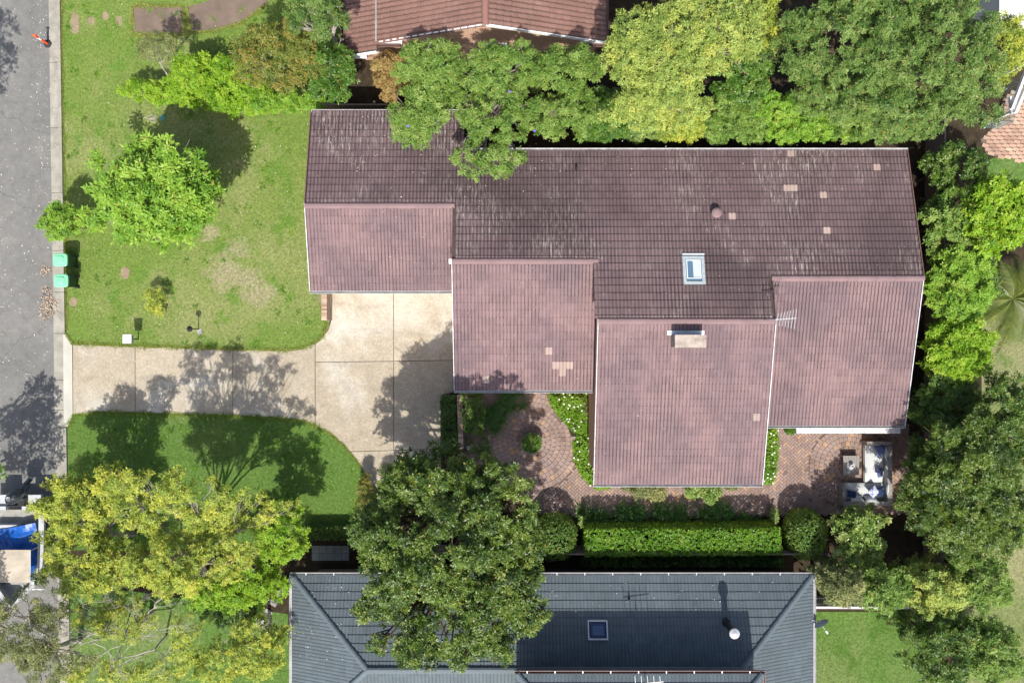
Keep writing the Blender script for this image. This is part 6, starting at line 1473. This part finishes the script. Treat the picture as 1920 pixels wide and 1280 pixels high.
T('large_tree', 'very large fine leaved olive green tree behind the back corner', [(1600, 90, 7.6, 150, 120, 2.0, 60), (1740, 100, 7.8, 140, 130, 2.0, 56), (1700, 205, 6.6, 150, 46, 1.4, 28), (1560, 190, 6.2, 90, 46, 1.2, 16), (1840, 190, 5.8, 44, 56, 1.2, 12)], L_FINE, 30, gap=0.0, k=6, l=0.15, w=0.05, cover=0.8, tr=0.26, base=(1600, 210), rs=(0.13, 0.22))
T('yellow_tree', 'yellow-green tree beside the white ribbed roof', [(1885, 95, 5.4, 42, 70, 1.2, 20)], L_YEL, 31, k=5, l=0.16, w=0.06, cover=0.8, tr=0.09)
T('dark_shrub', 'dark glossy shrub off the back corner of the long roof', [(1792, 315, 3.0, 60, 52, 1.1, 22)], L_DARK, 32, cat='shrub', k=5, l=0.14, w=0.07, cover=1.1, tr=0.07, stem='stem', crown='foliage')
T('golden_tree', 'golden lime tree against the right edge above the palm', [(1868, 405, 3.8, 72, 82, 1.4, 34)], L_HLIME, 33, k=6, l=0.19, w=0.085, cover=0.95, tr=0.12)
T('lime_shrub', 'mid green side shrub beside the right gable, uppermost', [(1797, 415, 3.2, 68, 76, 1.2, 34)], L_MID, 34, cat='shrub', k=5, l=0.16, w=0.08, cover=1.0, tr=0.08, group='shrubs along the right boundary', stem='stem', crown='foliage')
T('lime_shrub', 'lime and green side shrub beside the right gable, middle one', [(1798, 535, 3.2, 72, 76, 1.2, 34)], L_LIME, 35, cat='shrub', k=5, l=0.15, w=0.07, cover=1.0, tr=0.08, group='shrubs along the right boundary', stem='stem', crown='foliage')
T('lime_shrub', 'yellower side shrub beside the right gable, lowest one', [(1797, 655, 3.2, 72, 74, 1.2, 34)], L_HLIME, 36, cat='shrub', k=5, l=0.15, w=0.07, cover=0.9, tr=0.08, group='shrubs along the right boundary', stem='stem', crown='foliage')
T('dark_tree', 'dark green tree at the lower corner of the right roof', [(1775, 755, 2.8, 76, 66, 1.1, 28)], L_DARK, 37, k=5, l=0.15, w=0.07, cover=1.0, tr=0.08)
T('dark_tree', 'large dark tree at the right edge beside the sofa', [(1815, 905, 4.6, 112, 132, 1.8, 46), (1740, 920, 3.6, 52, 104, 1.2, 20), (1800, 1010, 3.8, 70, 50, 1.1, 14), (1880, 960, 4.0, 50, 90, 1.2, 16)], L_BIG, 38, gap=0.02, k=5, l=0.14, w=0.06, cover=0.95, tr=0.16)
T('dark_tree', 'shaded dark tree at the right edge below the palm', [(1890, 790, 4.4, 60, 90, 1.5, 26)], L_DARK, 39, gap=0.02, k=5, l=0.15, w=0.06, cover=0.95, tr=0.12)
T('glossy_leaved_tree', 'light glossy leaved small tree between round shrub and sofa', [(1614, 1005, 2.3, 58, 58, 1.0, 26)], L_GLOSS, 40, k=6, l=0.17, w=0.08, cover=0.95, tr=0.06)
T('small_shrub', 'small dark shrub under the glossy tree at the fence', [(1572, 1048, 1.2, 44, 20, 0.6, 10)], L_MID, 41, cat='shrub', k=5, l=0.12, w=0.05, cover=1.0, tr=0.04, stem='stem', crown='foliage')
for i, (px, py, rx, ry, z, lm, lab) in enumerate((
    (1575, 1095, 45, 42, 3.2, L_GREY, 'grey-green tree at the corner of the grey roof'),
    (1650, 1100, 62, 46, 3.4, L_MID, 'mid green tree over the pale fence'),
    (1755, 1105, 66, 52, 3.6, L_PALE, 'yellowish tree over the right end of the pale fence'),
    (1840, 1085, 56, 64, 3.6, L_MID, 'green tree at the edge of the pale right lawn'),
    (1775, 1215, 76, 80, 4.0, L_DARK, 'dark tree on the right side of the small back lawn'),
    (1860, 1220, 60, 70, 4.2, L_MID, 'light green tree in the lower right corner'))):
    T('boundary_tree', lab, [(px, py, z, rx, ry, 1.3, 26), (px-(px-960)*0.045, py-(py-640)*0.045, 1.6, rx*0.95, ry*0.9, 1.0, 14)], lm, 50+i, group='trees round the small back lawn', k=5, l=0.15, w=0.065, cover=0.95, tr=0.1)
T('big_tree', 'big dense dark green tree between the driveway and grey roof', [(840, 1010, 6.3, 186, 158, 2.4, 74), (848, 1150, 6.0, 185, 108, 2.0, 40), (845, 880, 5.0, 118, 60, 1.6, 24), (775, 925, 5.2, 90, 70, 1.4, 20), (915, 905, 6.9, 95, 52, 1.3, 20), (820, 900, 6.2, 90, 56, 1.3, 16), (985, 1120, 5.6, 52, 78, 1.3, 14), (960, 1060, 5.6, 65, 90, 1.5, 14), (800, 1225, 5.8, 0.8), (930, 1215, 5.8, 0.75), (700, 960, 4.2, 0.6)], L_BIG, 60, gap=0.0, k=6, l=0.16, w=0.075, cover=0.85, tr=0.28, base=(862, 985), rs=(0.11, 0.22), depth=0.5)
T('red_tipped_shrub', 'red tipped shrub along the lawn under the big tree', [(684, 935, 1.0, 16, 46, 0.7, 14)], L_BRGRN, 61, cat='shrub', k=5, l=0.11, w=0.045, cover=1.0, tr=0.03, stem='stem', crown='foliage')
# yellow street trees, lower left
T('yellow_street_tree', 'yellow-green tree hanging over the road beside the boat', [(150, 950, 4.2, 86, 72, 1.4, 28), (165, 1060, 4.2, 88, 70, 1.3, 28), (85, 1010, 3.9, 0.5), (80, 1075, 4.0, 0.5), (215, 900, 4.6, 45, 36, 0.9, 9), (100, 915, 3.8, 0.5)], L_YEL, 62, k=6, l=0.17, w=0.06, cover=0.75, tr=0.14, base=(250, 1000), bark=M_BARKG, tilt=(-0.3, 0.4))
T('yellow_street_tree', 'open yellow-green tree shading the lower front lawn', [(290, 915, 6.6, 85, 45, 0.8, 13), (390, 940, 6.4, 90, 48, 0.8, 14), (320, 1060, 6.0, 110, 62, 1.3, 24), (420, 1030, 5.4, 80, 66, 1.2, 20), (490, 955, 4.8, 50, 38, 0.8, 9), (330, 890, 6.8, 0.45), (250, 960, 6.4, 50, 40, 0.7, 7), (550, 950, 3.6, 0.5), (350, 975, 5.6, 120, 40, 0.7, 14)], L_YEL, 63, gap=0.16, k=6, l=0.16, w=0.055, cover=0.62, tr=0.10, base=(385, 1075), bark=M_BARKG, twig=0.9, tilt=(-0.3, 0.4), depth=0.6)
T('lime_tree', 'lime green low tree at the lower edge of the front lawn', [(530, 1000, 3.0, 55, 62, 1.2, 24), (470, 1095, 3.2, 80, 52, 1.2, 24), (390, 1110, 3.4, 55, 40, 1.0, 12)], L_HLIME, 64, k=6, l=0.15, w=0.055, cover=0.85, tr=0.10, bark=M_BARKG)
T('yellow_tree', 'yellow tree below the stepping stones against the grey roof', [(485, 1215, 3.6, 66, 62, 1.2, 24), (410, 1240, 3.4, 66, 50, 1.0, 16), (530, 1190, 3.2, 0.55)], L_YEL, 65, k=6, l=0.15, w=0.055, cover=0.6, tr=0.09, bark=M_BARKG, twig=0.8)
T('yellow_tree', 'golden tree below the bare branches at the lower edge', [(350, 1200, 3.4, 36, 60, 0.9, 12), (190, 1262, 3.2, 90, 30, 0.8, 14), (300, 1262, 3.3, 50, 30, 0.8, 8)], L_YEL, 66, k=6, l=0.15, w=0.055, cover=0.5, tr=0.05, bark=M_BARKW, twig=0.3)
T('gum_tree', 'grey-green gum tree in the lower left corner', [(40, 1180, 6.0, 90, 80, 1.4, 20), (110, 1240, 5.6, 80, 50, 1.1, 12)], L_GREY, 67, gap=0.05, k=5, l=0.17, w=0.04, cover=0.55, tr=0.14, base=(150, 1200), bark=M_BARKW, twig=0.9, tilt=(-0.7, 0.1))
T('palm_shrub', 'green shrub filling the gap left of the palm', [(1850, 530, 2.4, 34, 56, 0.9, 18)], L_FINE, 71, cat='shrub', k=5, l=0.14, w=0.06, cover=1.0, tr=0.05, stem='stem', crown='foliage')
T('thin_yellow_tree', 'thin see-through yellow-green tree among the bare white limbs', [(230, 1160, 3.6, 70, 50, 0.9, 16), (150, 1150, 3.6, 50, 36, 0.8, 8)], L_YEL, 72, gap=0.1, k=5, l=0.15, w=0.05, cover=0.6, tr=0.07, bark=M_BARKG, twig=0.9)
T('dark_shrub', 'dark shrub in the shade under the lime green tree', [(430, 1150, 0.9, 60, 26, 0.6, 12)], L_DARK, 68, cat='shrub', k=5, l=0.13, w=0.06, cover=0.9, tr=0.04, stem='stem', crown='foliage')
# street trees outside the frame whose shade falls on the road
for i, (x, y, z, r, lab) in enumerate(((-22.4, -8.6, 5.6, 1.7, 'street tree beyond the left edge shading the road near the boat'), (-25.0, 8.6, 6.6, 2.2, 'street tree beyond the left edge shading the top of the road'), (-21.8, -5.6, 4.2, 0.9, 'thin street tree beyond the left edge near the driveway mouth'), (-23.7, -13.2, 6.0, 1.5, 'street tree beyond the left edge shading the boat'))):
    rng = rng_of(900+i); plant('street_tree', lab, 'tree', (-27.5, y-0.5, 0), lobes(rng, (x, y, z), (r, r*1.15, r*0.7), 16), L_MID, 910+i, 5, 0.2, 0.08, 0.6, tr=0.13, group='street trees')

# dead tree: bare bleached branches
def dead_tree(label, px, py, z0, seed, tips):
    x, y = P(px, py); rng = rng_of(seed); o = thing('dead_tree', label, 'tree', (x, y, 0)); mb = MB()
    fork = Vector((x, y, z0)); mb.tube([(x, y, 0), (x+0.05, y, z0*0.5), fork], [0.12, 0.10, 0.07], 8); part('trunk', mb, M_BARKW, o)
    def grow(mb, a, d, L, r, n):
        b = a+d*L; m = a.lerp(b, 0.5)+Vector(rng.normal(0, 0.08, 3))*L
        mb.tube([a, m, b], [r, r*0.8, r*0.55], 5)
        if n == 0: return
        for i in range(3 if n > 1 else 2):
            nd = (d+Vector(rng.normal(0, 0.55, 3))*Vector((1, 1, 0.4)).length*0.6); nd.z *= 0.6; nd.normalize()
            grow(mb, m.lerp(b, rng.uniform(0.2, 1.0)), nd, L*rng.uniform(0.5, 0.75), r*0.5, n-1)
    for tpx, tpy, tz in tips:
        t = P3(tpx, tpy, tz); d = t-fork; mb = MB(); grow(mb, fork, d.normalized(), d.length*0.55, 0.040, 5); part('limb', mb, M_BARKW, o)
dead_tree('bleached leafless tree spreading bare limbs over the lower garden', 285, 1145, 2.6, 71, [(40, 1110, 4.6), (60, 1170, 4.8), (110, 1230, 4.8), (200, 1285, 4.8), (240, 1200, 4.6), (330, 1130, 4.0), (120, 1100, 4.4), (90, 1200, 4.6), (170, 1170, 5.0)])
dead_tree('small leafless shrub with white twigs beside the stepping stones', 455, 1172, 0.9, 72, [(430, 1200, 1.8), (500, 1180, 1.8), (440, 1150, 1.8)])

# palm
def palm(label, px, py, zt, seed):
    x, y = P(px, py, zt); rng = rng_of(seed); o = thing('palm', label, 'palm', (x, y, 0)); mb = MB()
    mb.tube([(x, y, 0), (x, y, zt*0.5), (x, y, zt-0.1)], [0.16, 0.13, 0.12], 10); part('trunk', mb, M_BARKG, o)
    for i in range(22):
        a = i*2.39996+rng.normal(0, 0.15); L = rng.uniform(1.8, 2.5); el = rng.uniform(0.15, 0.9); d = Vector((math.cos(a), math.sin(a), 0)); s = Vector((-d.y, d.x, 0)); mb = MB(); n = 14; pts = []
        for j in range(n+1):
            t = j/n; pts.append(Vector((x, y, zt))+d*L*(math.cos(el)*t+0.1*t*t)+Vector((0, 0, L*(math.sin(el)*t-0.75*t*t))))
        mb.tube(pts[::2], [0.02, 0.017, 0.014, 0.012, 0.009, 0.007, 0.005, 0.003][:len(pts[::2])], 4, t=0.6)
        for j in range(1, n+1):
            t = j/n; ll = 0.55*math.sin(PI*(0.12+0.82*t))
            for sd in (-1, 1):
                for h_ in (0, 0.5):
                    q = pts[j].lerp(pts[j-1], h_); e = q+s*sd*ll*0.85+d*ll*0.5-Vector((0, 0, ll*0.35)); wv = d*0.032
                    mb.add([q-wv, q+wv, e], [(0, 1, 2)], t=float(np.clip(rng.normal(0.5, 0.2), 0, 1)))
        part('frond', mb, L_PALM, o)
palm('feathery palm at the right edge under the golden lime tree', 1898, 560, 3.0, 81)
# violet flowers on the overhanging trees
for i, (px, py) in enumerate(((765, 237), (1002, 246), (955, 172))):
    q = P3(px, py, 6.3); rng = rng_of(300+i); v, f, t = flowers(rng, np.array([[0, 0, 0.0]]), 0.038, 6)
    par = [o for o in bpy.data.objects if o.name.startswith('overhanging_tree') and o.parent is None][0 if i == 0 else 1]
    put('flower', np_mesh('flower', v+np.array(q)-np.array(wl(par)), f, t, M_PURPLE), par, None, 'violet flower')
print('LEAF TRIS', TRIS[0])
